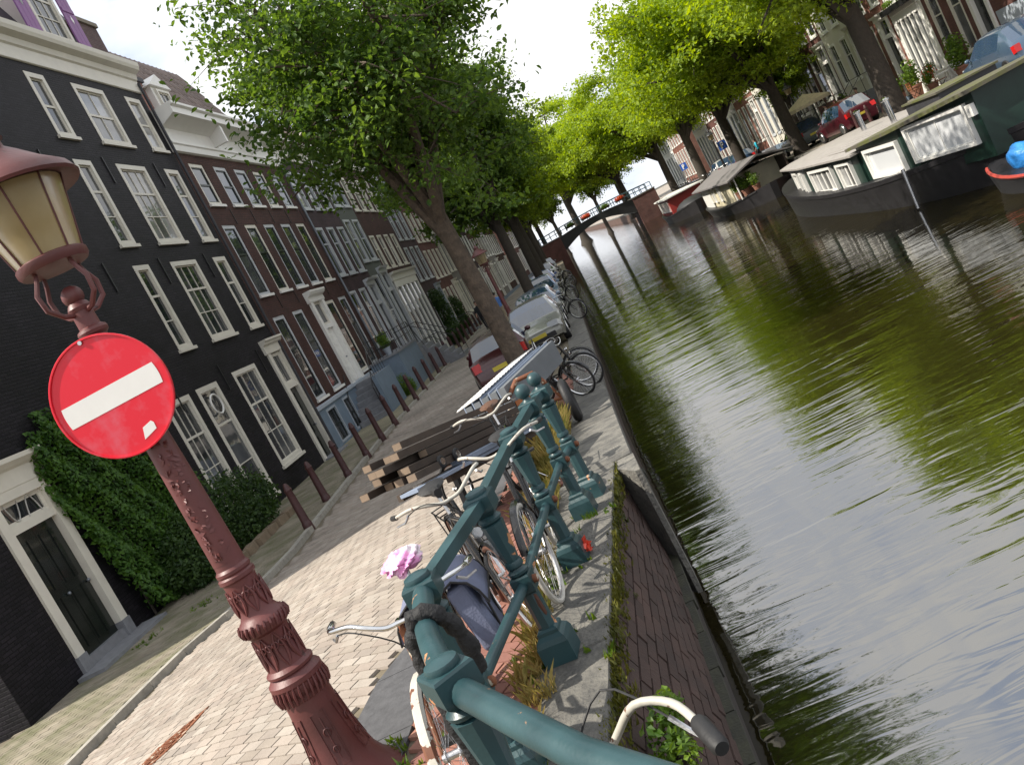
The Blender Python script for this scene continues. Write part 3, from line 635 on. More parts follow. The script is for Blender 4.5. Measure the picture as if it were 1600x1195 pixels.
def brown_house():
    y0,y1=27.32,36.68; W=(y1-y0)*1.0013; U=lambda y:(y-y0)*1.0013
    r=house_root('brown brick house with deep white cornice, pantiled roof and five windows across',y0)
    cols=[27.95,29.78,31.5,33.25,34.95]; wins=[]
    for c in cols:
        wins.append((U(c),U(c)+1.05,8.68,10.1,1,(0,.5,1))); wins.append((U(c),U(c)+1.05,5.5,7.97,1,(0,.6,1)))
    for c in (28.0,29.85,33.6,35.3): wins.append((U(c),U(c)+1.05,1.75,4.72,1,(0,.62,1)))
    base=[(U(28.1),U(29.1),.15,1.35),(U(29.95),U(30.8),.15,1.35)]
    dr=(U(31.95),U(33.15),1.5,4.82)
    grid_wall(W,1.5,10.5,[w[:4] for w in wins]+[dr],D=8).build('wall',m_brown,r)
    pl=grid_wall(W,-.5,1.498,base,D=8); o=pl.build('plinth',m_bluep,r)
    o.location.y=-.05
    mould(r,'plinth_cap',0.02,W,[(.06,1.42),(.12,1.45),(.12,1.55),(.02,1.58)],m_bluel)
    for i,(a,b,c,d,nx,rows) in enumerate(wins): window(r,a,b,c,d,nx,rows,fm=m_greyw if i%3 else m_white,sash=m_dframe,fw=.12,proud=-.02,sillm=m_white2)
    for a,b,c,d in base: window(r,a,b,c,d,2,(0,.5,1),fm=m_bluel,sash=m_dframe,fw=.08,sill=False).location.y=-.05
    a,b=dr[0],dr[1]
    f=MB(); f.box(a-.18,a+.08,-.1,.1,1.52,4.8); f.box(b-.08,b+.18,-.1,.1,1.52,4.8); f.box(a+.08,b-.08,-.02,.1,3.75,3.9); f.build('door_surround',m_white2,r)
    mould(r,'entablature',a-.28,b+.28,[(.1,4.8),(.12,4.84),(.12,5.0),(.24,5.06),(.3,5.16),(.3,5.22)],m_white2)
    panel_door(r,a+.08,b-.08,1.52,3.75,m_white2); window(r,a+.08,b-.08,3.9,4.8,1,(0,1),fw=.06,sill=False,proud=-.02)
    mould(r,'cornice',.0,W+.1,[(.03,10.4),(.10,10.43),(.12,10.62),(.16,10.66),(.16,10.72),(.06,10.75),(.06,11.2),(.16,11.25),(.5,11.38),(.62,11.42),(.62,11.62),(.70,11.68),(.70,11.76)],m_white2)
    for u in (3.4,6.6): MB().box(u,u+.14,-.55,-.06,10.8,11.37).build('cornice_bracket',m_white2,r)
    # roof with single pantiles
    def rp(u,s,o=0): 
        sl=R(67); return (u,.25+s*math.cos(sl)-o*math.sin(sl),11.5+s*math.sin(sl)+o*math.cos(sl))
    rb=MB(); rb.add([rp(0,0),rp(W,0),rp(W,4.4),rp(0,4.4),(0,8,11.3),(W,8,11.3)],[(0,1,2,3),(3,2,5,4),(0,3,4),(1,2,5)]); ro=rb.build('roof',m_roofdark,r)
    tw,tl=.33,.42; tm=MB(); n=6
    V=[];
    for j in (0,1):
        for i in range(n+1):
            x=tw*i/n; h=.035*math.sin(2*math.pi*i/n*1.0)+.02; V.append((x,0,h+(.0 if j else .03),j))
    sl_=R(67); vs=[(x,(tl+.05)*j*math.cos(sl_)-h*math.sin(sl_),(tl+.05)*j*math.sin(sl_)+h*math.cos(sl_)) for x,_,h,j in V]
    vs+= [(x,y+.012,z-.025) for x,y,z in vs[:n+1]]
    tme=np_mesh('roof_tile',vs,[(i,i+1,n+2+i,n+1+i) for i in range(n)]+[(i+1,i,2*n+2+i,2*n+3+i) for i in range(n)],m_roof,smooth=True)
    for i in range(int((W-.1)/tw)):
        for j in range(10):
            o=put('roof_tile',tme,ro,rp(i*tw+.05,j*tl+.02,.02)); o.rotation_euler=(0,0,rnd.uniform(-.01,.01))
    dm=MB(); dm.box(1.7,2.9,.3,2.4,11.55,13.0); dm.prism([(1.55,13.0),(3.05,13.0),(2.3,13.45)],lambda u,z,y:(u,y,z),.2,2.9); dmo=dm.build('dormer',m_white2,r); window(r,1.85,2.75,11.9,12.9,2,(0,1),fw=.08).location.y=.225
    ch=MB(); ch.box(.05,1.75,.5,1.2,11.4,13.2); cho=ch.build('chimney',m_chim,r); MB().box(-.02,1.82,.43,1.27,13.2,13.34).build('coping',m_roofdark,cho)
    for u in (.45,.95):
        q=MB(); q.lathe([(.09,13.34),(.085,13.4),(.075,13.75),(.09,13.8)],10,(u,.85,0)); q.build('chimney_pot',m_pot,cho,True)
    p=MB(); p.tube([(W-.05,-.1,10.4),(W-.05,-.1,1.6)],.045,8); p.build('downpipe',m_lead,r,True)
    for u in (.28,1.95,3.68,5.45,7.2,9.0):
        for z in (8.1,5.05): MB().box(u-.012,u+.012,-.02,0,z-.1,z+.45).build('wall_tie',m_iron,r)
brown_house()
def simple_house(label,y0,y1,Ht,wall,ncol,rows,frame,side=-1,ground='door',wfrac=.58,base=0,basem=None,corn=m_white,cornh=.8,roof=None,near=False,sash=None,gable=None,nx=1,lean=.015,doorm=None,split=(0,.6,1),shop=None,surround=None,doorcol=None,pm=None):
    W=(y1-y0)*(1.0013 if side<0 else 1); r=house_root(label,y0,side,y1,lean)
    cw=W/ncol; ww=min(1.25,cw*wfrac); ops=[];wl=[]
    for k,(z0,z1) in enumerate(rows):
        for c in range(ncol):
            a=cw*(c+.5)-ww/2; wl.append((a,a+ww,z0,z1))
    dcol=ncol-1 if doorcol is None else doorcol; gops=[]
    g0=rows[-1][0] if rows else 4; gt=g0-.75
    if ground=='door':
        for c in range(ncol):
            a=cw*(c+.5)-ww/2
            if c==dcol: gops.append(('d',a-.05,a+ww+.05,base,gt))
            else: gops.append(('w',a,a+ww,base+.75,gt))
    elif ground=='shop': gops.append(('s',.35,W-.35,.1,gt))
    grid_wall(W,base,Ht,wl+[g[1:] for g in gops],D=7).build('wall',wall,r)
    if base: grid_wall(W,-.6,base-.002,[],D=7).build('plinth',basem or m_bluep,r).location.y=-.04
    else: MB().box(0,W,.02,6,-.6,-.001).build('foundation',m_damp,r)
    for (a,b,c,d) in wl: window(r,a,b,c,d,nx,split,fm=frame,fw=.11,near=near,sash=sash,pm=pm if pm else(m_pane2 if rnd.random()<.22 else m_pane))
    for k,a,b,c,d in gops:
        if k=='w': window(r,a,b,c,d,nx,split,fm=frame,fw=.11,near=near,sash=sash)
        elif k=='d':
            s=surround or frame; f=MB(); f.box(a-.14,a+.08,-.08,.1,c,d); f.box(b-.08,b+.14,-.08,.1,c,d); f.box(a+.08,b-.08,-.02,.1,d-.95,d-.82); f.build('door_surround',s,r)
            mould(r,'entablature',a-.22,b+.22,[(.08,d),(.1,d+.04),(.1,d+.18),(.22,d+.24),(.26,d+.32)],s)
            panel_door(r,a+.08,b-.08,c+.02,d-.95,doorm or m_door); window(r,a+.08,b-.08,d-.82,d,1,(0,1),fw=.05,sill=False,proud=-.02,near=False,fm=s)
            if base>.3:
                st=MB(); n=max(2,int(base/.2))
                for i in range(n): st.box(a-.2,b+.2,-.9-.28*(n-1-i),-.02-(.06 if i==n-1 else .04),base*i/n-(.3 if i==0 else 0),base*(i+1)/n)
                so=st.build('stoop',m_step,r)
                for u in (a-.17,b+.17):
                    rl=MB(); rl.tube([(u,-.9-.28*(n-1),.2+.9),(u,-.9,base+.9),(u,-.1,base+.9)],.018,6)
                    for t in (0,1): rl.tube([(u,-.9-.28*(n-1)*(1-t),base*t+.15*(1-t)),(u,-.9-.28*(n-1)*(1-t),base*t+.2*(1-t)+.9)],.015,6)
                    rl.build('stoop_railing',m_iron,r,True)
        else:
            sm=shop or m_white2; f=MB(); n=5; f.box(a,b,-.06,.1,d-.35,d); f.box(a,b,-.04,.1,c,c+.5)
            for i in range(n+1):
                u=a+(b-a-.14)*i/n; f.box(u,u+.14,-.05,.1,c+.5,d-.35)
            so=f.build('shopfront',sm,r); mould(r,'shopfront_cornice',a-.15,b+.15,[(.06,d),(.1,d+.02),(.1,d+.3),(.25,d+.36),(.3,d+.45)],sm)
            for i in range(n):
                u=a+(b-a-.14)*i/n; MB().box(u+.14,u+(b-a-.14)/n,.03,.05,c+.5,d-.35).build('shop_pane',m_pane,so)
    mould(r,'cornice',-.03,W+.03,[(.02,Ht-.2),(.06,Ht-.18),(.06,Ht+cornh*.35),(.14,Ht+cornh*.42),(.34,Ht+cornh*.62),(.4,Ht+cornh*.68),(.42,Ht+cornh)],corn)
    rf=MB(); rf.prism([(.1,Ht+cornh-.1),(3.4,Ht+cornh+2.8),(6.8,Ht+.2)],lambda y,z,u:(u,y,z),0,W); rf.build('roof',roof or m_roof,r)
    return r
SH=simple_house
SH('narrow purple brick house with three windows across beside the brown brick house',36.7,41.5,11.0,m_purple,3,[(8.6,10.3),(5.55,7.75)],m_greyw,base=1.5,near=True,split=(0,.68,1),wfrac=.66)
SH('slim green-grey plastered house with two tall windows across',41.52,44.6,11.6,m_green,2,[(8.8,10.8),(5.95,8.1)],m_greyw,base=.5,near=True,split=(0,.55,1),wfrac=.72)
SH('brown house with a white shopfront of narrow panes at street level',44.62,50.8,11.2,m_brown,4,[(8.6,10.4),(5.4,7.2)],m_white,ground='shop',wfrac=.62)
SH('dark purple brick house with pale blue door surround',50.82,55.6,12.2,m_purple,3,[(9.6,11.4),(6.8,8.8),(4.2,6.3)],m_greyw,base=.4,surround=m_bluel)
SH('wide red-brown house with cream windows further down the row',55.62,61.5,11.6,m_dkred,4,[(9.2,10.8),(6.5,8.5),(4.0,5.9)],m_white,base=.3)
SH('grey plastered house with cream frames between two brick houses',61.52,66.2,12.4,m_greyp,3,[(9.8,11.6),(7.0,9.0),(4.1,6.2)],m_white,base=.3)
SH('dark brick house with black cornice and white sashes',66.22,72,12.0,m_brown,4,[(9.6,11.2),(6.8,8.8),(4.1,6.2)],m_white2,base=.3,corn=m_roofdark)
SH('tall purple-brown house with narrow white sashes',72.02,77,13.2,m_purple,3,[(10.4,12.2),(7.4,9.6),(4.3,6.5)],m_white2,base=.3)
SH('dull red brick house beside the tall purple-brown one',77.02,83,12.0,m_dkred,4,[(9.4,11.2),(6.8,8.6),(4.1,6.1)],m_white2,base=.3)
SH('pale grey house near the far bridge',83.02,89,12.6,m_greyp,3,[(9.9,11.7),(7.1,9.1),(4.2,6.3)],m_white2,base=.3)
SH('dark brown end house next to the far bridge',89.02,97,12.2,m_brown,5,[(9.6,11.4),(6.9,8.9),(4.1,6.2)],m_white2,base=.3)
SH('red brick house beyond the far bridge on the shaded side',104,116,12.6,m_dkred,6,[(9.6,11.4),(6.9,8.9),(4.1,6.2)],m_white2,base=.3)
SH('brown brick house furthest along the shaded side',116.1,130,13,m_brown,6,[(9.8,11.6),(7.1,9.1),(4.2,6.3)],m_white2,base=.3)
# ---------------------------------------------------------------- sunlit row
SH('sunlit house with pale blue plaster base and brick above beside the parked blue car',27.5,36.4,11,m_dkred,4,[(7.9,10),(4.9,7.1),(2.5,4.2)],m_white2,1,base=1.9,basem=m_bluel,near=True,lean=0,ground='none')
SH('sunlit dark brick house with wide white lintel and recessed doorway',36.42,41.6,11.2,m_dkred,3,[(8.2,10.2),(5.0,7.2)],m_white,1,base=.15,near=True,lean=0,surround=m_white2)
SH('sunlit white-painted house with a dark planter ledge above its glazed double doors',41.62,45.0,11.4,m_white2,3,[(8.2,10.2),(4.6,6.6)],m_white2,1,ground='shop',near=True,lean=0)
SH('narrow red brick house with arched niches by the leaning canal tree',45.02,48.8,11,m_redb,2,[(8,10),(4.8,6.9)],m_white2,1,base=.2,near=True,lean=0)
SH('white house with tall stoop and black railing beside the narrow red brick house',48.82,54.4,12,m_white,3,[(8.6,10.8),(5.2,7.6)],m_white2,1,base=1.3,near=True,lean=0,surround=m_white2,nx=2)
SH('brown brick house with white columns framing the windows',54.42,60,12.4,m_dkred,3,[(9,11),(5.4,7.8)],m_white2,1,base=1.0,lean=0,wfrac=.75)
SH('grey plastered house behind the cream parasol',60.02,66,11.6,m_greyp,4,[(8.6,10.6),(5.0,7.2)],m_white2,1,base=.8,lean=0,wfrac=.7)
SH('cream house with wide windows behind the blue parking sign',66.02,73,12.4,m_white,4,[(9,11),(5.2,7.6)],m_greyw,1,base=.5,lean=0)
SH('red brick house with white sashes behind the row of bicycles',73.02,80,12,m_redb,4,[(9,11),(5.2,7.4)],m_white2,1,base=.5,lean=0)
SH('white house third from the far bridge on the sunny side',80.02,87,12.4,m_white2,4,[(9,11),(5.2,7.6)],m_greyw,1,base=.4,lean=0)
SH('dark brick house second from the far bridge on the sunny side',87.02,94,12.4,m_dkred,4,[(9,11),(5.2,7.6)],m_white2,1,base=.4,lean=0)
SH('cream house next to the far bridge on the sunny side',94.02,102,12,m_white,5,[(9,11),(5.2,7.6)],m_greyw,1,base=.4,lean=0)
SH('red brick house beyond the far bridge on the sunny side',108,120,12.6,m_redb,6,[(9,11),(5.2,7.6)],m_white2,1,base=.4,lean=0)
SH('white house furthest along the sunny side',120.1,134,12.6,m_white2,6,[(9,11),(5.2,7.6)],m_greyw,1,base=.4,lean=0)
# ---------------------------------------------------------------- street furniture materials
def CHIPPED(name,c,chip,rough=.38,amt=.70,dark=None,scale=7):
    m,nt,b,N,L=nodes(name); setp(b,rough,0,.5)
    tc=N('ShaderNodeTexCoord'); n=N('ShaderNodeTexNoise'); n.inputs['Scale'].default_value=scale; n.inputs['Detail'].default_value=9; n.inputs['Roughness'].default_value=.55; L(tc.outputs['Object'],n.inputs['Vector'])
    rp=N('ShaderNodeValToRGB'); rp.color_ramp.elements[0].position=amt; rp.color_ramp.elements[1].position=amt+.015; L(n.outputs['Fac'],rp.inputs['Fac'])
    n1=N('ShaderNodeTexNoise'); n1.inputs['Scale'].default_value=3; n1.inputs['Detail'].default_value=8; L(tc.outputs['Object'],n1.inputs['Vector'])
    r1=N('ShaderNodeValToRGB'); r1.color_ramp.elements[0].position=.3; r1.color_ramp.elements[1].position=.72; d=dark or [x*.7 for x in c]; r1.color_ramp.elements[0].color=(*d,1); r1.color_ramp.elements[1].color=(*[x*1.2 for x in c],1); L(n1.outputs['Fac'],r1.inputs['Fac'])
    mx=N('ShaderNodeMix'); mx.data_type='RGBA'; L(rp.outputs['Color'],mx.inputs['Factor']); L(r1.outputs['Color'],mx.inputs['A']); mx.inputs['B'].default_value=(*chip,1); L(mx.outputs['Result'],b.inputs['Base Color'])
    mr=N('ShaderNodeMapRange'); mr.inputs['To Min'].default_value=rough*.75; mr.inputs['To Max'].default_value=rough*1.6; L(n1.outputs['Fac'],mr.inputs['Value']); L(mr.outputs['Result'],b.inputs['Roughness'])
    n2=N('ShaderNodeTexNoise'); n2.inputs['Scale'].default_value=60; L(tc.outputs['Object'],n2.inputs['Vector'])
    ma=N('ShaderNodeMath'); ma.operation='MULTIPLY_ADD'; ma.inputs[1].default_value=-1.5; L(rp.outputs['Color'],ma.inputs[0]); L(n2.outputs['Fac'],ma.inputs[2])
    bp=N('ShaderNodeBump'); bp.inputs['Strength'].default_value=.25; bp.inputs['Distance'].default_value=.004; L(ma.outputs[0],bp.inputs['Height']); L(bp.outputs['Normal'],b.inputs['Normal'])
    return m
m_rail=CHIPPED('teal_railing_paint',(.026,.068,.076),(.52,.24,.11),.36,.665,dark=(.015,.042,.048))
m_lamp=CHIPPED('red_brown_lamp_paint',(.125,.034,.032),(.06,.025,.022),.40,.70,dark=(.075,.022,.020))
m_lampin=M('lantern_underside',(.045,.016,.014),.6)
m_chrome=M('chrome',(.72,.72,.72),.16,1,var=.12,scale=20,bump=.05)
m_alu=M('aluminium',(.62,.62,.63),.35,1,var=.15,scale=25)
m_rubber=M('black_rubber',(.014,.014,.015),.6,var=.3,scale=10,bump=.3)
m_blackp=M('black_bike_enamel',(.010,.010,.011),.25,var=.3,coat=.3)
m_whitep=CHIPPED('white_bike_enamel',(.46,.44,.39),(.14,.07,.04),.38,.63,dark=(.36,.34,.29),scale=30)
m_browntyre=M('brown_tyre',(.09,.035,.02),.75,var=.3,scale=14,bump=.2)
m_whitewall=M('whitewall_tyre',(.55,.53,.48),.7,var=.2,scale=14)
m_rust=CHIPPED('rusty_frame',(.20,.07,.03),(.5,.45,.35),.6,.60,scale=14)
m_signred=M('sign_red',(.72,.010,.030),.32,var=.10,scale=4,bump=.02,c2=(.66,.10,.14),mix=(.52,.72))
m_signwhite=M('sign_white',(.80,.79,.76),.35,var=.04,scale=6,bump=.02)
def LANTERN():
    m,nt,b,N,L=nodes('lantern_glass'); setp(b,.25,0,.5,0,.35); b.inputs['Base Color'].default_value=(.55,.43,.22,1)
    t=N('ShaderNodeBsdfTranslucent'); t.inputs['Color'].default_value=(.85,.74,.48,1); mx=N('ShaderNodeMixShader'); mx.inputs['Fac'].default_value=.45
    tc=N('ShaderNodeTexCoord'); n=N('ShaderNodeTexNoise'); n.inputs['Scale'].default_value=4; n.inputs['Detail'].default_value=5; L(tc.outputs['Object'],n.inputs['Vector'])
    rp=N('ShaderNodeValToRGB'); rp.color_ramp.elements[0].position=.3; rp.color_ramp.elements[0].color=(.42,.33,.17,1); rp.color_ramp.elements[1].position=.7; rp.color_ramp.elements[1].color=(.74,.66,.45,1); L(n.outputs['Fac'],rp.inputs['Fac']); L(rp.outputs['Color'],b.inputs['Base Color'])
    L(b.outputs['BSDF'],mx.inputs[1]); L(t.outputs['BSDF'],mx.inputs[2]); L(mx.outputs['Shader'],nt.nodes['Material Output'].inputs['Surface']); return m
m_lantern=LANTERN()
# ---------------------------------------------------------------- lamp post (crown lantern type)
def lamp_post(label,loc,group=None,detail=True,mat=None):
    mat=mat or m_lamp; r=thing('lamp_post',label,'lamp post',loc,R(20),group)
    sg=28 if detail else 14
    b=MB(); b.lathe([(.34,-.25),(.33,.02),(.30,.05),(.245,.10),(.205,.17),(.18,.27),(.163,.40),(.150,.52),(.146,.60)],sg)
    base=b.build('base',mat,r,30); SC=(.87,.87,1); base.scale=SC
    s=MB(); s.lathe([(.146,.60),(.150,.605),(.150,.63),(.158,.64),(.165,.66),(.165,.69),(.172,.70),(.172,.725),(.150,.745),(.135,.76),(.150,.765),(.152,.78),(.128,.80),(.118,.86),(.112,.93),(.118,.985),(.122,1.0),(.142,1.015),(.152,1.04),(.152,1.065),(.140,1.085),(.120,1.10),(.108,1.12),(.104,1.18),(.100,1.28),(.104,1.31),(.114,1.32),(.114,1.34),(.102,1.35),(.108,1.36),(.108,1.375),(.094,1.39),(.092,1.42)],sg)
    s.build('ornamental_socket',mat,r,30).scale=SC
    s=MB(); s.lathe([(.094,1.42),(.088,1.8),(.080,2.2),(.070,2.6),(.066,2.64),(.078,2.65),(.082,2.665),(.078,2.68),(.064,2.69),(.066,2.73),(.084,2.745),(.088,2.76),(.082,2.775),(.062,2.785),(.060,2.87)],sg); s.build('shaft',mat,r,30).scale=SC
    if detail:
        # cast leaf ornament on the sockets and lower shaft, raised panels on the base
        rr=random.Random(2)
        for (z0,z1,rad,n) in ((.79,.99,.118,9),(1.13,1.28,.104,9),(.605,.70,.166,30),(1.02,1.08,.150,24)):
            o=MB()
            for i in range(n):
                a=2*math.pi*i/n
                if n>12:
                    for k in (0,): o.tube([(rad*math.cos(a),rad*math.sin(a),z0),((rad+.008)*math.cos(a+.05),(rad+.008)*math.sin(a+.05),(z0+z1)/2),(rad*math.cos(a+.1),rad*math.sin(a+.1),z1)],[.006,.010,.006],5)
                else:
                    for sgn in (1,-1):
                        pts=[]
                        for k in range(7):
                            t=k/6; aa=a+sgn*.24*math.sin(t*3.0); pts.append(((rad+.006)*math.cos(aa),(rad+.006)*math.sin(aa),z0+(z1-z0)*t))
                        o.tube(pts,[.004,.008,.010,.009,.008,.006,.004],5)
                        aa=a+sgn*.17; o.torus(((rad+.004)*math.cos(aa),(rad+.004)*math.sin(aa),z0+(z1-z0)*.7),.018,.005,Matrix.Rotation(aa,3,'Z')@Matrix.Rotation(math.pi/2,3,'Y'),8,4)
            stuff(o.build('cast_ornament',mat,r,True)).scale=SC
        o=MB()
        for i in range(150):
            a=rr.gauss(-2.0,.16) if i%3 else rr.gauss(-1.25,.2); z=1.45+rr.random()*1.0; rad=.091-.017*(z-1.42); x=math.cos(a)*rad;y=math.sin(a)*rad; d=Vector((math.cos(a+1.4+rr.gauss(0,.5)),math.sin(a+1.4+rr.gauss(0,.5)),rr.uniform(-1,1))).normalized()*rr.uniform(.018,.055); nrm=Vector((math.cos(a),math.sin(a),0))*rr.uniform(.008,.02)
            p=Vector((x,y,z)); sd=d.cross(nrm).normalized()*rr.uniform(.005,.012)
            o.add([p-d*.5,p+sd+nrm*.6,p+d*.5+nrm,p-sd+nrm*.4],[(0,1,2,3)])
        stuff(o.build('flaking_paint',m_lamp,r)).scale=SC
        for i in range(6):
            a=2*math.pi*i/6-1.5; p=MB(); 
            def bp(t,w,o=.0,a=a):
                z=.22+.30*t; rad=(.192-.055*t if t<.5 else .1645-.03*(t-.5))+o; aa=a+w/rad*.045; return (rad*math.cos(aa),rad*math.sin(aa),z)
            ring=[bp(.0,-1,.004),bp(.5,-1,.004),bp(1,-1,.004),bp(1,1,.004),bp(.5,1,.004),bp(0,1,.004)]
            p.tube(ring,.0035,5,closed=True); p.torus(bp(.30,0,.004),.018,.004,Matrix.Rotation(a,3,'Z')@Matrix.Rotation(math.pi/2,3,'Y'),10,4); p.torus(bp(.62,0,.004),.022,.005,Matrix.Rotation(a,3,'Z')@Matrix.Rotation(math.pi/2,3,'Y'),10,4); p.tube([bp(.12,0,.004),bp(.9,0,.004)],[.003,.005],5); p.build('base_panel',mat,r,True).scale=SC
    # lantern head: scrolls, ring, glass, ribs, hood
    k=MB(); k.sphere((0,0,2.955),.055,14,8); k.lathe([(.055,2.87),(.06,2.89),(.05,2.91),(.03,2.93)],14); k.build('ball_finial',mat,r,True)
    for i in range(4):
        a=math.pi/4+math.pi/2*i; p=MB(); ca,sa=math.cos(a),math.sin(a)
        pr=[(.05,2.86),(.10,2.87),(.165,2.92),(.175,3.0),(.14,3.06),(.125,3.10),(.15,3.13)]
        p.tube([(x*ca,x*sa,z) for x,z in pr],[.013,.014,.014,.013,.012,.012,.013],7); p.build('scroll_bracket',mat,r,True)
    k=MB(); k.lathe([(.10,3.10),(.165,3.11),(.178,3.13),(.178,3.155),(.165,3.165),(.10,3.16)],sg); k.build('lantern_ring',mat,r,True)
    g=MB(); g.lathe([(.160,3.166),(.18,3.25),(.215,3.40),(.240,3.52)],sg,cap=False); g.build('lantern_glass',m_lantern,r,True)
    for i in range(8 if detail else 6):
        a=2*math.pi*i/(8 if detail else 6); p=MB(); p.tube([(.164*math.cos(a),.164*math.sin(a),3.16),(.22*math.cos(a),.22*math.sin(a),3.42),(.245*math.cos(a),.245*math.sin(a),3.525)],.0055,5); p.build('rib',mat,r,True)
    h=MB(); h.lathe([(.240,3.52),(.285,3.515),(.325,3.495),(.334,3.51),(.31,3.555),(.22,3.62),(.13,3.70),(.08,3.74),(.075,3.78),(.095,3.79),(.06,3.83),(.02,3.89),(.001,3.93)],sg,cap=False); h.build('hood',mat,r,30)
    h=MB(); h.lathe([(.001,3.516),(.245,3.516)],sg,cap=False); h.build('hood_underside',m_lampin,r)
    return r
LX,LY=-2.25,4.36
lamp_post('red-brown cast iron lamp post carrying the round red sign',(LX,LY,.66))
lamp_post('red-brown lamp post with amber lantern standing among the parked cars',(-2.72,33,0),detail=False)
# ---------------------------------------------------------------- no-entry sign
def sign():
    d=Vector((.02,-1,0)).normalized(); rz=math.atan2(d.y,d.x)+math.pi/2
    c=Vector((LX-.025,LY,3.085))+d*.12
    r=thing('no_entry_sign','round red no-entry sign with white bar clamped to the lamp post','road sign',(c.x,c.y,c.z),rz)
    r.rotation_euler=(0,R(0),rz)
    RX=Matrix.Rotation(math.pi/2,3,'X')
    m=MB(); m.lathe([(.001,-.004),(.305,-.004),(.311,-.006),(.311,.010),(.304,.012),(.301,.004),(.001,.004)],56,(0,0,0),0,RX,False); m.build('disc',m_signred,r,30)
    m=MB(); m.lathe([(.303,.011),(.309,.0125),(.313,.011)],56,(0,0,0),0,RX,False); m.build('rim',m_signred,r,True)
    m=MB(); pts=[]
    for i in range(9): a=-.21+.42*i/8; pts.append((.268*math.cos(a),.268*math.sin(a)*.98))
    pts2=[(-x,-y) for x,y in pts]; P=pts+pts2
    m.prism([(x,max(-.058,min(.058,y))) for x,y in P],lambda x,y,t:(x,t,y),-.0055,-.0045); m.build('bar',m_signwhite,r)
    m=MB(); m.prism([(.035,-.262),(.115,-.238),(.118,-.205),(.108,-.192),(.055,-.205)],lambda x,y,t:(x+.0,t,y),-.0055,-.0045); m.build('sticker',m_signwhite,r)
    m=MB(); m.tube([(0,-.0,.29),(0,.09,.29)],.008,6); m.tube([(0,-.014,.296),(0,.0,.296)],.011,8); m.build('bolt',m_alu,r,True)
    for z in (.14,-.14):
        m=MB(); m.torus((0,.115,z),.082,.007,None,20,5); m.box(-.02,.02,.0,.04,z-.018,z+.018); m.build('clamp',m_alu,r,True)
sign()
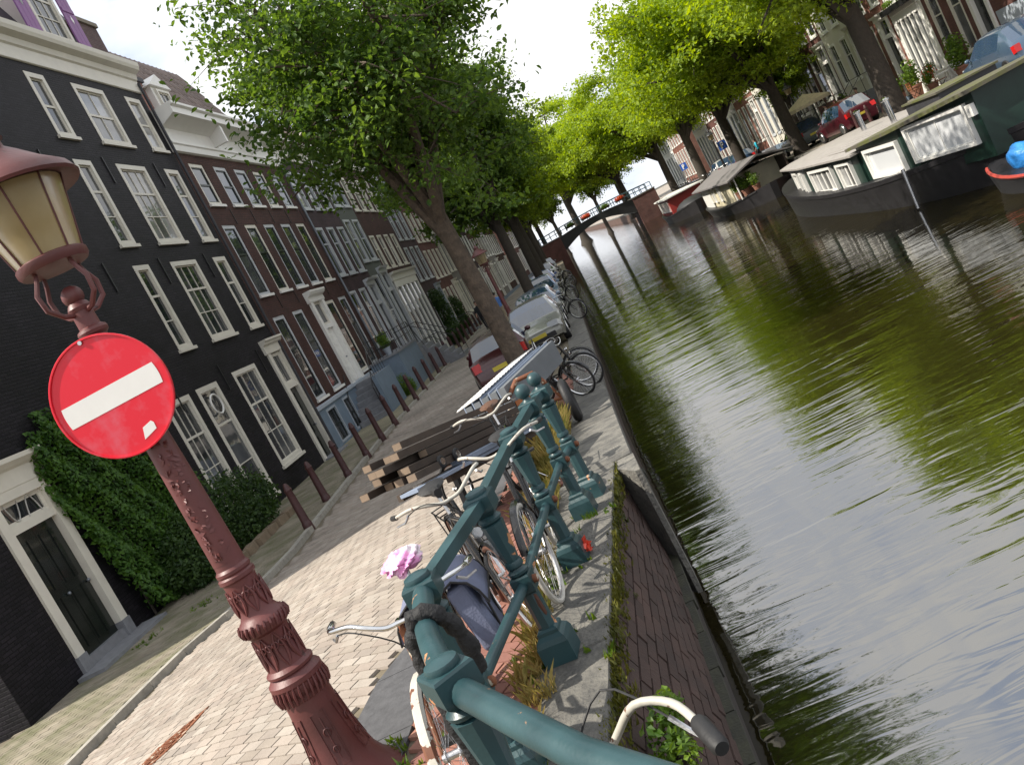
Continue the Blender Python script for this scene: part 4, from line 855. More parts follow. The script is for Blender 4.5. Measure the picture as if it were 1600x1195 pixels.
# ---------------------------------------------------------------- canal railing
POSTS=[(-.92,2.62),(-1.19,3.66),(-1.0,4.66),(-.88,5.98),(-.77,6.92),(-.68,7.32)]
def railing():
    r=thing('canal_railing','teal painted iron canal railing with chipped paint and square post caps','railing',(0,0,0))
    hd=[]
    for i,(x,y) in enumerate(POSTS):
        a=POSTS[max(i-1,0)]; b=POSTS[min(i+1,len(POSTS)-1)]; hd.append(math.atan2(b[1]-a[1],b[0]-a[0]))
    hd[0]=math.atan2(1.04,-.27)+.35
    for i,(x,y) in enumerate(POSTS):
        g=G(x,y)+.005; ca,sa=math.cos(hd[i]),math.sin(hd[i]); Mz=Matrix.Rotation(hd[i],3,'Z')
        o=put('post',None,r)  # replaced below
        bpy.data.objects.remove(o)
        m=MB()
        def sq(pr,m=m):
            for (w0,z0),(w1,z1) in zip(pr,pr[1:]):
                vs=[]
                for w,z in ((w0,z0),(w1,z1)):
                    for ux,uy in ((-1,-1),(1,-1),(1,1),(-1,1)):
                        p=Mz@Vector((ux*w/2,uy*w/2,0)); vs.append((x+p.x,y+p.y,g+z))
                m.add(vs,[(0,1,5,4),(1,2,6,5),(2,3,7,6),(3,0,4,7)])
        sq([(.0,.0),(.185,.0),(.185,.12),(.165,.15),(.125,.17),(.125,.19),(.11,.20),(.085,.205)])
        m.lathe([(.052,.20),(.050,.42)],8,(x,y,g),hd[i]+math.pi/8)
        sq([(.0,.415),(.105,.42),(.115,.43),(.115,.52),(.105,.53),(.0,.535)])
        m.lathe([(.045,.53),(.058,.54),(.060,.555),(.045,.565),(.040,.575),(.052,.585),(.054,.60),(.047,.62)],16,(x,y,g))
        m.lathe([(.042,.62),(.066,.84),(.068,.855),(.05,.862)],8,(x,y,g),hd[i]+math.pi/8)
        m.lathe([(.05,.86),(.066,.87),(.07,.885),(.055,.90),(.045,.91)],16,(x,y,g))
        sq([(.0,.905),(.10,.91),(.145,.935),(.15,.945),(.15,1.02),(.14,1.03),(.0,1.033)])
        po=m.build('post',m_rail,r,30)
        if i<4:
            k=MB(); k.lathe([(.060,1.03),(.062,1.04),(.058,1.053),(.035,1.062),(.001,1.066)],16,(x,y,g),cap=False); k.build('post_cap',m_rail,po,True)
        else:
            k=MB(); k.lathe([(.05,1.03),(.03,1.05),(.026,1.065)],14,(x,y,g)); k.sphere((x,y,g+1.115),.062,18,10); k.build('ball_finial',m_rail,po,True)
        n=MB(); d=Mz@Vector((0,-.065,0)); n.lathe([(.026,0),(.024,.02),(.012,.028)],10,(x+d.x*.9,y+d.y*.9,g+.475),0,Matrix.Rotation(hd[i],3,'Z')@Matrix.Rotation(math.pi/2,3,'X')); n.build('bolt_head',m_rust,po,True)
    def rail(p,q,r0,name,bend=None,sag=0):
        pts=[p]+([bend] if bend else [])+[q]; pts=[Vector(a) for a in pts]
        if bend:
            P=[]
            for k in range(13):
                t=k/12; P.append(pts[0]*(1-t)**2+pts[1]*2*t*(1-t)+pts[2]*t*t)
            pts=P
        m=MB(); m.tube(pts,r0,14); return m.build(name,m_rail,r,True)
    for i in range(len(POSTS)-1):
        (x0,y0),(x1,y1)=POSTS[i],POSTS[i+1]; g0,g1=G(x0,y0),G(x1,y1)
        b=None
        if i==0: b=((x0+x1)/2-.06,(y0+y1)/2-.02,(g0+g1)/2+.985)
        if i==0: rail((x0,y0,g0+.985),(x1,y1,g1+.985),.046,'top_rail',b)
        else:
            m=MB(); m.bar((x0,y0,g0+.99),(x1,y1,g1+.99),.07,.06); d=Vector((x1-x0,y1-y0,0)); m.build('top_rail',m_rail,r)
        rail((x0,y0,g0+.475),(x1,y1,g1+.475),.030,'mid_rail')
    x,y=POSTS[0]; g=G(x,y); Q=[(x,y,g+.96),(-.5,1.99,g+.925),(0,1.33,g+.94),(.9,.15,g+.98),(2.2,-1.5,g+1.0)]
    m=MB(); m.tube(Q,.047,16); m.build('bridge_rail',m_rail,r,True)
    m=MB(); m.tube([(a,b,c-.5) for a,b,c in Q],.03,12); m.build('bridge_mid_rail',m_rail,r,True)
railing()
# ---------------------------------------------------------------- bicycles
_bw={}
def wheel_meshes(tyre,rim,Rw,seg):
    k=(tyre.name,rim.name,Rw,seg)
    if k not in _bw:
        RX=Matrix.Rotation(math.pi/2,3,'X')
        t=MB(); t.torus((0,0,0),Rw-.019,.019,RX,seg,8)
        q=MB(); q.torus((0,0,0),Rw-.042,.009,RX,seg,6)
        s=MB(); n=28 if seg>24 else 16
        for i in range(n):
            a=2*math.pi*i/n; a2=a+(.35 if i%2 else -.35); sd=.03 if (i//2)%2 else -.03
            s.tube([(.02*math.cos(a2),sd,.02*math.sin(a2)),((Rw-.045)*math.cos(a),0,(Rw-.045)*math.sin(a))],.0013,3,cap=False)
        h=MB(); h.tube([(0,-.05,0),(0,.05,0)],[.018,.018],10); h.tube([(0,-.036,0),(0,-.03,0)],.03,10); h.tube([(0,.03,0),(0,.036,0)],.03,10)
        _bw[k]=(t.mesh('tyre',tyre,True),q.mesh('rim',rim,True),s.mesh('spokes',m_alu),h.mesh('hub',m_alu,True))
    return _bw[k]
def bicycle(label,loc,heading,lean=0.0,frame=None,tyre=None,bars=None,saddle=None,grip=None,steer=0.0,step=True,rim=None,group=None,seg=36,guard=None,rack=True,tyre_rear=None,barz=1.02,wide=.30,lamp=True,gr=.017,dip=0.0):
    """x forward, y left, z up; origin on the ground below the bottom bracket"""
    frame=frame or m_blackp; tyre=tyre or m_rubber; bars=bars or m_chrome; rim=rim or m_alu; guard=guard or frame; Rw=.345
    r=thing('bicycle',label,'bicycle',loc,heading,group); r.rotation_euler=(lean,0,heading)
    fx,rx=.66,-.46
    def wheel(x,rot=0,ty=tyre):
        a,b,c,d=wheel_meshes(ty,rim,Rw,seg); w=put('wheel',d,r,(x,0,Rw),(0,0,rot)); put('tyre',a,w); put('rim',b,w); put('spokes',c,w); return w
    wheel(rx,0,tyre_rear or tyre)
    hd0,hd1=Vector((.50,0,.62)),Vector((.44,0,.86))
    fr=MB(); bb=Vector((0,0,.29)); st=Vector((-.17,0,.78))
    fr.tube([bb,st],.016,10); fr.tube([hd0,hd1],.019,10)
    if step: fr.tube([bb+Vector((.02,0,.02)),Vector((.22,0,.33)),hd0],.017,10); fr.tube([bb.lerp(st,.35),Vector((.12,0,.47)),hd0.lerp(hd1,.6)],.014,10)
    else: fr.tube([bb,hd0],.017,10); fr.tube([st*.96,hd1-Vector((0,0,.03))],.015,10)
    for s in (1,-1):
        fr.tube([bb+Vector((0,s*.03,0)),Vector((rx,s*.055,Rw))],.010,7); fr.tube([st+Vector((0,s*.015,-.04)),Vector((rx,s*.055,Rw))],.008,7)
    fr.build('frame',frame,r,True)
    # steering assembly turned about the head tube
    ax=(hd1-hd0).normalized(); Q=Matrix.Translation(hd0)@Matrix.Rotation(steer,4,ax)@Matrix.Translation(-hd0)
    def T(p): return Q@Vector(p)
    fk=MB()
    for s in (1,-1): fk.tube([T((.495,s*.012,.61)),T((.515,s*.045,.55)),T((.575,s*.052,.42)),T((fx,s*.052,Rw))],[.014,.014,.012,.009],8)
    tk=max(.015,min(.13,(barz-.03-dip-.86)/.97)); fk.tube([T(hd1),T(hd1+ax*tk)],.013,8); fk.tube([T((.493,-.03,.615)),T((.493,.03,.615))],.017,8); fk.tube([T((.493,0,.61)),T(hd1)],.013,8); fko=fk.build('fork',frame,r,True)
    w=wheel(fx,0); w.matrix_local=Q@Matrix.Translation((fx,0,Rw))
    hz=barz; top=hd1+ax*tk
    hb=MB(); P=[]
    cx=top.x+.0
    half=[(.0,cx+.03,hz-.03-dip),(.06,cx+.035,hz-.025-dip),(.14,cx+.02,hz+.01-dip*.6),(.22,cx-.03,hz+.035),(wide-.03,cx-.10,hz+.03),(wide,cx-.21,hz+.01),(wide+.01,cx-.30,hz)]
    L_=[T((x,y,z)) for y,x,z in half]; Rr=[T((x,-y,z)) for y,x,z in half[1:]]
    pts=Rr[::-1]+L_
    def smoothp(P,n=4):
        out=[]
        for i in range(len(P)-1):
            a,b,c,d=P[max(i-1,0)],P[i],P[i+1],P[min(i+2,len(P)-1)]
            for k in range(n):
                t=k/n; out.append(.5*((2*b)+(-a+c)*t+(2*a-5*b+4*c-d)*t*t+(-a+3*b-3*c+d)*t**3))
        return out+[P[-1]]
    pts=smoothp(pts)
    hb.tube(pts,.0115,10); hb.tube([T(top),T((cx+.03,0,hz-.03-dip))],.015,8); ho=hb.build('handlebar',bars,r,True)
    for s in (1,-1):
        g=MB(); a=T((cx-.20,s*wide,hz+.012)); b=T((cx-.32,s*(wide+.012),hz-.002)); g.tube([a,a.lerp(b,.1),a.lerp(b,.9),b],[gr*.8,gr,gr,gr*.75],14); g.build('grip',grip or m_rubber,ho,True)
        l=MB(); l.tube([T((cx-.10,s*(wide-.05),hz+.0)),T((cx-.14,s*(wide-.02),hz-.035)),T((cx-.24,s*(wide+.02),hz-.05))],[.008,.007,.006],6); l.build('brake_lever',m_alu,ho,True)
    c=MB(); c.tube(smoothp([T((cx-.1,-(wide-.05),hz)),T((cx+.12,-.16,hz+.04)),T((cx+.1,0,hz-.12)),T((.52,.02,.6))]),.0035,6); c.build('cable',m_rubber,r,True)
    # saddle and post
    sp=MB(); sp.tube([st*.97,st+Vector((-.035,0,.14))],.013,8); sp.build('seat_post',m_alu,r,True)
    sc=st+Vector((-.04,0,.185)); sd=MB(); ns=10; vs=[];fs=[]
    for i in range(ns+1):
        t=i/ns; x=.15-.29*t; wv=.028+.075*sst((t-.25)/.6); wv*=(1 if t<.93 else .8)
        for k in range(8):
            a=2*math.pi*k/8; vs.append((sc.x+x,sc.y+wv*math.cos(a),sc.z+.028*math.sin(a)+(.015 if t>.7 else 0)-(.012 if math.sin(a)<0 and t<.5 else 0)))
    for i in range(ns):
        for k in range(8): l=(k+1)%8; fs.append((i*8+k,i*8+l,i*8+8+l,i*8+8+k))
    fs+=[tuple(range(8)),tuple(ns*8+k for k in range(8))]
    sd.add(vs,fs); sd.build('saddle',saddle or m_rubber,r,True)
    # crank, chain case, guards, rack, stand, lamp
    ck=MB(); ck.tube([(0,-.07,.29),(0,.07,.29)],.014,8); ck.bar((0,-.075,.29),(.10,-.08,.15),.022,.012); ck.bar((0,.075,.29),(-.10,.08,.43),.022,.012); cko=ck.build('crank',m_alu,r,True)
    for (x,y,z) in ((.10,-.13,.15),(-.10,.13,.43)):
        p=MB(); p.cbox((x,y,z),(.085,.085,.022)); p.tube([(x,y-.05*math.copysign(1,y)*1,z),(x,y+.045,z)],.012,8); p.build('pedal',m_rubber,cko)
    cc=MB(); cc.prism([(.10,.29),(.07,.36),(0,.39),(-.40,.40),(-.50,.345),(-.40,.29),(0,.20),(.07,.22)],lambda x,z,y:(x,y,z),-.062,-.040); cc.build('chain_case',frame,r)
    RX=Matrix.Rotation(math.pi/2,3,'X')
    def guardm(x,a0,a1,QQ=None):
        m=MB(); n=16; V=[];Fs=[]
        for i in range(n+1):
            a=a0+(a1-a0)*i/n
            for yy,rr_ in ((-.026,Rw+.012),(-.014,Rw+.026),(.014,Rw+.026),(.026,Rw+.012)):
                p=Vector((x+rr_*math.cos(a),yy,Rw+rr_*math.sin(a))); V.append(QQ@p if QQ else p)
        for i in range(n):
            for k in range(3): Fs.append((i*4+k,i*4+k+1,i*4+5+k,i*4+4+k))
        m.add(V,Fs); return m
    guardm(rx,R(-15),R(215) if False else R(190)).build('mudguard',guard,r,True); guardm(fx,R(20),R(185),Q).build('mudguard',guard,r,True)
    if rack:
        k=MB(); z=.74
        for s in (1,-1): k.tube([(-.24,s*.05,z),(-.72,s*.06,z)],.006,6); k.tube([(-.62,s*.06,z),(rx,s*.06,Rw)],.005,6)
        for x in (-.28,-.42,-.56,-.71): k.tube([(x,-.055,z),(x,.055,z)],.005,6)
        k.build('rack',m_blackp,r,True)
    kb=MB(); kb.tube([(-.12,.03,.27),(-.2,.2,.02),(-.2,.22,.0)],.008,6); kb.build('kickstand',m_alu,r,True)
    if lamp:
        l=MB(); l.lathe([(.012,-.06),(.03,-.03),(.036,.0),(.034,.01)],12,T((.56,0,.76)),0,(Q.to_3x3())@Matrix.Rotation(math.pi/2,3,'Y')); l.build('headlamp',m_chrome,r,True)
    return r
m_pink=M('pink_saddle_cover',(.78,.30,.58),.55,var=.35,scale=9,bump=.6,bscale=16,dist=.02,c2=(.80,.68,.74),mix=(.45,.6))
m_brownl=M('brown_leather',(.10,.05,.03),.5,var=.3)
bgrp='bicycles parked against the canal railing'
bA=bicycle('rust-flecked bicycle with chrome bars and pink saddle cover behind the near railing',(-1.44,4.12,G(-1.4,4.33)),R(-84),-.03,frame=m_rust,saddle=m_pink,steer=0,group=bgrp,lamp=False,barz=.93,wide=.35,grip=m_chrome,guard=CHIPPED('white_rusty_guard',(.55,.52,.45),(.16,.06,.03),.5,.56,scale=10))
pc=bA.children
m=MB()
rr=random.Random(5)
m.lumpy((-.21,0,.975),.12,(1.3,.85,.40),.12,7,3,40,24)
cov=m.build('saddle_cover_folds',m_pink,bA,75)
bicycle('black bicycle with brown tyres and white handlebar leaning beside the railing',(-1.33,5.55,G(-1.3,5.55)),R(-70),.07,tyre=m_browntyre,bars=m_whitep,steer=.1,group=bgrp,step=False)
bicycle('black bicycle with whitewall tyres standing between the railing posts',(-1.02,6.12,G(-1.0,6.2)),R(-88),-.03,tyre=m_whitewall,bars=m_whitep,steer=-.1,group=bgrp,lamp=False)
bicycle('black bicycle with brown leather saddle beside the stacked planks',(-1.22,8.2,G(-1.2,8.2)),R(-85),.05,bars=m_whitep,saddle=m_brownl,steer=.2,group=bgrp,step=False)
bicycle('bicycle with white handlebar and black grips pushed under the bridge rail',(-.50,1.66,.7),R(100),0,frame=m_whitep,bars=m_whitep,steer=0,group=None,seg=24,barz=.9,wide=.33,gr=.023,dip=.09,lamp=False)
for i,(x,y,h,ln,lb) in enumerate(((-1.35,15.6,-20,.1,'black bicycle with bright rims in the cluster under the first canal tree'),(-1.15,16.5,-28,.1,'dark bicycle in the middle of the cluster under the first canal tree'),(-1.3,17.5,-15,.08,'bicycle with chrome bars at the far side of the cluster under the first tree'))):
    bicycle(lb,(x,y,G(x,y)),R(h),ln,rim=m_chrome,tyre=m_rubber,steer=.3*(i-1),group='bicycles clustered under the first canal tree',seg=28,bars=m_chrome)
for i,(x,y,h) in enumerate(((-.95,30.2,-30),(-.9,39.2,-40),(-.9,46.5,-35),(-.85,48.5,-30),(-.9,56,-30),(-.9,58,-40))):
    bicycle('bicycle parked across the quay between the far cars',(x,y,0),R(h),.06,group='bicycles on the far quay',seg=20,rim=m_chrome,lamp=False)
# rusty bent fork and loose tyre beyond the railing
r=thing('wheelless_bicycle','rusty brown bicycle frame with a fat black tyre beside the dry grass','bicycle',(-1.15,12.0,G(-1.15,12)),R(20))
m=MB(); m.tube([(-.5,0,.45),(-.42,0,.75),(-.2,0,.92),(.05,0,.9),(.15,0,.7)],.035,10); m.tube([(.15,0,.7),(.3,0,.33)],.022,8); m.tube([(-.45,0,.6),(.25,0,.4)],.02,8); m.build('frame',m_rust,r,True)
m=MB(); m.torus((.35,0,.32),.26,.062,Matrix.Rotation(R(70),3,'Z')@Matrix.Rotation(math.pi/2,3,'X'),28,10); m.build('tyre',m_rubber,r,True)
m=MB(); m.cbox((-.1,.0,.62),(.5,.06,.12)); m.build('crossboard',M('orange_wood',(.30,.11,.04),.7),r)
# ---------------------------------------------------------------- pannier bag
m_bag=M('blue_grey_canvas',(.16,.18,.27),.75,var=.15,scale=8,bump=.3,bscale=90)
m_bagl=M('light_grey_canvas',(.42,.43,.50),.75,var=.15,scale=8,bump=.3,bscale=90)
def pannier():
    r=thing('pannier_bag','blue-grey canvas double pannier bag with dark piping hanging behind the railing','bag',(-1.40,4.50,G(-1.3,4.6)+.34),R(-84)); r.scale=(1.15,1.1,1.1)
    for s in (1,-1):
        m=MB(); m.cbox((0,s*.13,.18),(.36,.12,.34),Matrix.Rotation(R(8*s),3,'X'),.92); b=m.build('pouch',m_bag if s>0 else m_bagl,r)
        md=b.modifiers.new('bevel','BEVEL'); md.width=.025; md.segments=3
        m=MB(); n=8; V=[];Fs=[]
        for i in range(n+1):
            t=i/n; y=s*(.06+.15*math.sin(t*1.4)); z=.375+.03*math.sin(t*math.pi)-.19*max(0,t-.25)
            for x in (-.2,.2): V.append((x,y+s*.02*(t>.3),z)); 
        for i in range(n): Fs.append((2*i,2*i+1,2*i+3,2*i+2))
        m.add(V,Fs); f=m.build('flap',m_bag,b,True); md=f.modifiers.new('solid','SOLIDIFY'); md.thickness=.008
        m=MB(); m.tube([V[1],V[5],V[9],V[13],V[17],V[16],V[12],V[8],V[4],V[0]],.006,6); m.build('piping',m_rubber,b,True)
        for x in (-.1,.1):
            m=MB(); m.box(x-.015,x+.015,s*.205-.004,s*.205+.004,.02,.26); m.build('strap',m_rubber,b)
    m=MB(); m.box(-.19,.19,-.1,.1,.372,.384); m.build('bridge_flap',m_bag,r)
pannier()
# cloth-sleeved chain lock draped over the rail
m_sleeve=M('black_nylon_sleeve',(.013,.013,.014),.7,var=.4,scale=15,bump=1,bscale=30,dist=.02)
x1,y1=POSTS[1]; x0,y0=POSTS[0]; c=Vector(((x0+x1)/2-.035,(y0+y1)/2+.05,G(-1,3)+.985))
m=MB(); P=[c+Vector((-.10,.02,-.62)),c+Vector((-.105,.01,-.4)),c+Vector((-.10,.015,-.2)),c+Vector((-.085,0,-.03)),c+Vector((-.03,0,.06)),c+Vector((.03,.0,.055)),c+Vector((.075,.02,-.02)),c+Vector((.09,.05,-.16)),c+Vector((.06,.09,-.3))]
pp=[]
for i in range(len(P)-1):
    for k in range(4): pp.append(P[i].lerp(P[i+1],k/4)+Vector((rnd.gauss(0,.003),rnd.gauss(0,.003),0)))
m.tube(pp,[.034+.006*math.sin(i*2.1) for i in range(len(pp))],10); o=m.build('chain_lock',m_sleeve,None,True); tag(o,'black cloth-sleeved bicycle chain lock draped over the teal rail','lock')
# red rag by the post foot
m=MB()
pc_=Vector((-.80,6.02,G(-.8,6)+.07))
for i in range(26):
    q=[pc_+Vector((rnd.gauss(0,.03),rnd.gauss(0,.035),abs(rnd.gauss(0,.06))-.05)) for _ in range(4)]; m.add(q,[(0,1,2),(1,2,3)])
o=m.build('red_plastic_scrap',M('red_plastic',(.62,.06,.03),.4,var=.3,scale=12),None); tag(o,'crumpled red plastic scrap against a railing post foot','litter')
# ---------------------------------------------------------------- hand cart with boards
m_wood=M('weathered_plank',(.055,.040,.030),.8,var=.4,scale=4,bump=.5,bscale=30,rnd_obj=.25)
m_endw=M('sawn_end',(.20,.145,.10),.8,var=.3)
m_blueb=M('blue_grey_board',(.24,.29,.38),.55,var=.15,scale=5)
m_greyb=M('grey_panel',(.15,.165,.18),.5,var=.15,scale=3)
def cart():
    A,B=Vector((-2.38,7.45,0)),Vector((-1.22,10.35,0)); d=(B-A).normalized(); rz=math.atan2(d.y,d.x); C=(A+B)/2; g=G(C.x,C.y); pit=.155
    r=thing('hand_cart','low two-wheeled hand cart carrying stacked boards beside the railing','cart',(C.x,C.y,g),rz); r.rotation_euler=(0,pit,rz)
    m=MB(); m.box(-1.0,.9,-.33,-.27,.46,.53); m.box(-1.0,.9,.27,.33,.46,.53); m.box(-.95,.85,-.27,.27,.50,.525); m.build('bed',m_wood,r)
    for s in (1,-1):
        a,b,c_,dd=wheel_meshes(m_rubber,m_alu,.30,28); w=put('wheel',dd,r,(.1,s*.40,.30)); put('tyre',a,w); put('rim',b,w); put('spokes',c_,w)
    for x,L_ in ((-.85,-.12),(.75,.12)):
        m=MB(); m.box(x-.03,x+.03,-.3,-.25,L_,.46); m.build('leg',m_iron,r)
    m=MB(); m.tube([(.1,-.43,.3),(.1,.43,.3)],.012,8); m.build('axle',m_iron,r,True)
    rr=random.Random(8); Mq=Euler((0,pit,rz)).to_matrix()
    def board(lx0,lx1,ly,lz,w,t,mat,name,label,grp,yaw=0,end=None):
        c=Vector((C.x,C.y,g))+Mq@Vector(((lx0+lx1)/2,ly,.535+lz)); o=thing(name,label,'board',c,0,grp); o.rotation_euler=(Mq@Matrix.Rotation(yaw,3,'Z')).to_euler(); L=(lx1-lx0)/2
        MB().box(-L,L,-w/2,w/2,0,t).build('body',mat,o)
        if end:
            for s in (-1,1): MB().box(L if s>0 else -L-.003,L+.003 if s>0 else -L,-w/2+.004,w/2-.004,.003,t-.003).build('end_grain',end,o)
        return o
    board(-1.75,1.1,-.34,.0,.19,.03,m_blueb,'board','blue-grey painted board sticking out lowest from the cart','boards on the cart',.03)
    board(-1.25,1.25,-.10,.0,.10,.03,m_whitep,'board','white edged board lying beside the blue-grey board','boards on the cart',.02)
    board(-.75,1.3,-.30,.036,.24,.045,m_blueb,'crate_panel','blue-grey slotted panel on top of the lowest board','boards on the cart',.04)
    for row,(n,zz) in enumerate(((5,.085),(5,.16),(4,.235),(4,.31),(2,.385))):
        for j in range(n):
            ly=-.26+.13*j+.035*row+rr.gauss(0,.01); off=rr.uniform(-.32,.28)
            board(-1.30+off,.95+off*.6,ly,zz,.10,.066,m_wood,'plank','dark weathered plank with sawn end in the %s layer on the hand cart'%('lowest','second','third','fourth','topmost')[row],'planks of the %s layer on the cart'%('lowest','second','third','fourth','topmost')[row],rr.gauss(0,.022),m_endw)
    for (lx,ly) in ((-1.05,-.34),(-.80,-.36)):
        c=Vector((C.x,C.y,g))+Mq@Vector((lx,ly,.635)); o=thing('castor_wheel','small chrome castor resting on the boards of the cart','castor',c,rz,'castors on the cart')
        m=MB(); m.torus((0,0,.035),.045,.018,Matrix.Rotation(math.pi/2,3,'X'),16,8); m.build('rim',m_rubber,o,True); m=MB(); m.lathe([(.001,-.02),(.035,-.02),(.04,0),(.035,.02),(.001,.02)],12,(0,0,.035),0,Matrix.Rotation(math.pi/2,3,'X'),False); m.build('hub',m_chrome,o,True)
cart()
def panels():
    A,B=Vector((-1.85,11.9,0)),Vector((-1.12,14.5,0)); d=(B-A).normalized(); rz=math.atan2(d.y,d.x); C=(A+B)/2; g=G(C.x,C.y); L=(B-A).length/2
    t=thing('trestle','low iron trestle under the stacked grey panels','trestle',(C.x,C.y,g),rz)
    for x in (-L*.7,L*.7):
        for s in (-1,1):
            m=MB(); m.bar((x,s*.28,0),(x,s*.05,.60),.04); m.build('leg',m_iron,t)
    m=MB(); m.box(-L*.75,L*.75,-.07,.07,.60,.66); m.build('beam',m_iron,t)
    for i in range(5):
        p=thing('folding_panel','long ribbed grey panel leaning in the stack behind the cart','panel',(C.x,C.y,g),rz,'grey panels stacked on the trestle')
        y0=-.36+.14*i; m=MB(); m.box(-L,L,y0,y0+.10,.665,1.02-.012*i+.02); m.build('board',m_greyb,p)
        m=MB(); m.box(-L,L,y0+.102,y0+.118,.68,1.045-.012*i+.02); m.build('edge_strip',m_blueb,p)
    p=thing('white_sheet','white corrugated sheet lying on top of the grey panels','sheet',(C.x,C.y,g),rz); m=MB(); n=40
    V=[];Fs=[]
    for i in range(n+1):
        x=-L+2*L*i/n; zz=1.06+(.012 if i%2 else 0)
        V+=[(x,.0,zz+.01),(x,.44,zz-.06)]
    for i in range(n): Fs.append((2*i,2*i+2,2*i+3,2*i+1))
    m.add(V,Fs); o=m.build('corrugation',m_signwhite,p); md=o.modifiers.new('s','SOLIDIFY'); md.thickness=.01
panels()
# ---------------------------------------------------------------- bollards, drain cover
m_boll=M('red_brown_bollard_paint',(.060,.022,.022),.5,var=.3,scale=8,bump=.2)
bm_=None
BY=[(-6.75,16.5),(-6.95,18.6)]+[(-6.93+.006*(y-20),y) for y in [20.6+2.05*i for i in range(19)]]
for i,(x,y) in enumerate(BY):
    lab='red-brown iron bollard by the bush on the house side' if i==0 else 'dark red-brown iron bollard in the row along the footpath edge'
    if bm_ is None:
        bm_=(MB().lathe([(.105,-.1),(.10,.05),(.098,.1),(.088,.12),(.084,.15),(.078,.5),(.070,.80),(.072,.805)],14).mesh('shaft',m_boll,30),MB().lathe([(.072,.805),(.082,.815),(.082,.84),(.072,.85),(.066,.88),(.052,.93),(.03,.965),(.001,.975)],14,cap=False).mesh('cap',m_boll,30))
    t=thing('bollard',lab,'bollard',(x,y,G(x,y)+.07),rnd.random(),None if i==0 else 'bollards along the footpath'); put('shaft',bm_[0],t); put('cap',bm_[1],t)
r=thing('manhole_cover','lozenge-shaped rusty iron drain grate set in the brick road','drain cover',(-4.95,6.95,G(-4.95,6.95)+.008),R(-35))
gx,gy=(G(-4.9,6.95)-G(-5.0,6.95))/.1,(G(-4.95,7.0)-G(-4.95,6.9))/.1
nn=Vector((-gx,-gy,1)).normalized(); r.rotation_euler=(nn.to_track_quat('Z','Y').to_matrix()@Matrix.Rotation(R(-35),3,'Z')).to_euler()
m=MB(); m.prism([(-.5,0),(-.1,.19),(.12,.19),(.5,0),(.12,-.19),(-.1,-.19)],lambda x,y,z:(x,y,z),-.03,.0); m.build('frame',m_rust,r)
m=MB()
for i in range(-6,7):
    for j in range(-3,4):
        if abs(i*.06)/.48+abs(j*.05)/.2<.85: m.box(i*.06-.02,i*.06+.02,j*.05-.016,j*.05+.016,.001,.010)
stuff(m.build('grate_studs',m_rust,r))
# ---------------------------------------------------------------- trees
m_bark=M('grey_brown_bark',(.10,.075,.055),.9,var=.6,scale=8,bump=1,bscale=22,dist=.03)
m_barkd=M('dark_bark',(.045,.036,.028),.9,var=.4,scale=8,bump=1,bscale=22,dist=.03)
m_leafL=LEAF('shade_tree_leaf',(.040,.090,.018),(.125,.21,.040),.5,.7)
m_leafR=LEAF('sunlit_tree_leaf',(.13,.22,.02),(.33,.44,.05),.5,.5)  # yellower, lighter elm leaf: sunlight is put into this colour
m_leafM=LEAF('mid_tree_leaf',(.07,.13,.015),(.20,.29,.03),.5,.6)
def leaf6(name,C,Nrm,size,mat,rs):
    n=len(C); N=Nrm/np.linalg.norm(Nrm,axis=1,keepdims=True); t=rs.normal(size=(n,3)); t-=N*(t*N).sum(1,keepdims=True); t/=np.linalg.norm(t,axis=1,keepdims=True); b=np.cross(N,t); s=size*rs.uniform(.6,1.25,(n,1))
    q=[(-.5,0,0),(-.22,.27,.10),(.16,.26,.09),(.55,0,-.12),(.16,-.26,.09),(-.22,-.27,.10)]
    V=np.stack([C+t*s*a+b*s*w+N*s*h for a,w,h in q],1).reshape(-1,3)
    return np_mesh(name,V,np.arange(6*n).reshape(n,6),mat,6)
def leaf_mesh(name,C,Nrm,size,mat,rs,fold=.25,lean=None):
    n=len(C); N=Nrm/np.linalg.norm(Nrm,axis=1,keepdims=True); t=rs.normal(size=(n,3)); t-=N*(t*N).sum(1,keepdims=True); t/=np.linalg.norm(t,axis=1,keepdims=True); b=np.cross(N,t)
    s=size*rs.uniform(.6,1.25,(n,1)); V=np.stack([C-t*s*.5,C+b*s*.32+N*s*fold*.35+t*s*.02,C+t*s*.55-N*s*.08,C-b*s*.32+N*s*fold*.35+t*s*.02],1).reshape(-1,3)
    return np_mesh(name,V,np.arange(4*n).reshape(n,4),mat)
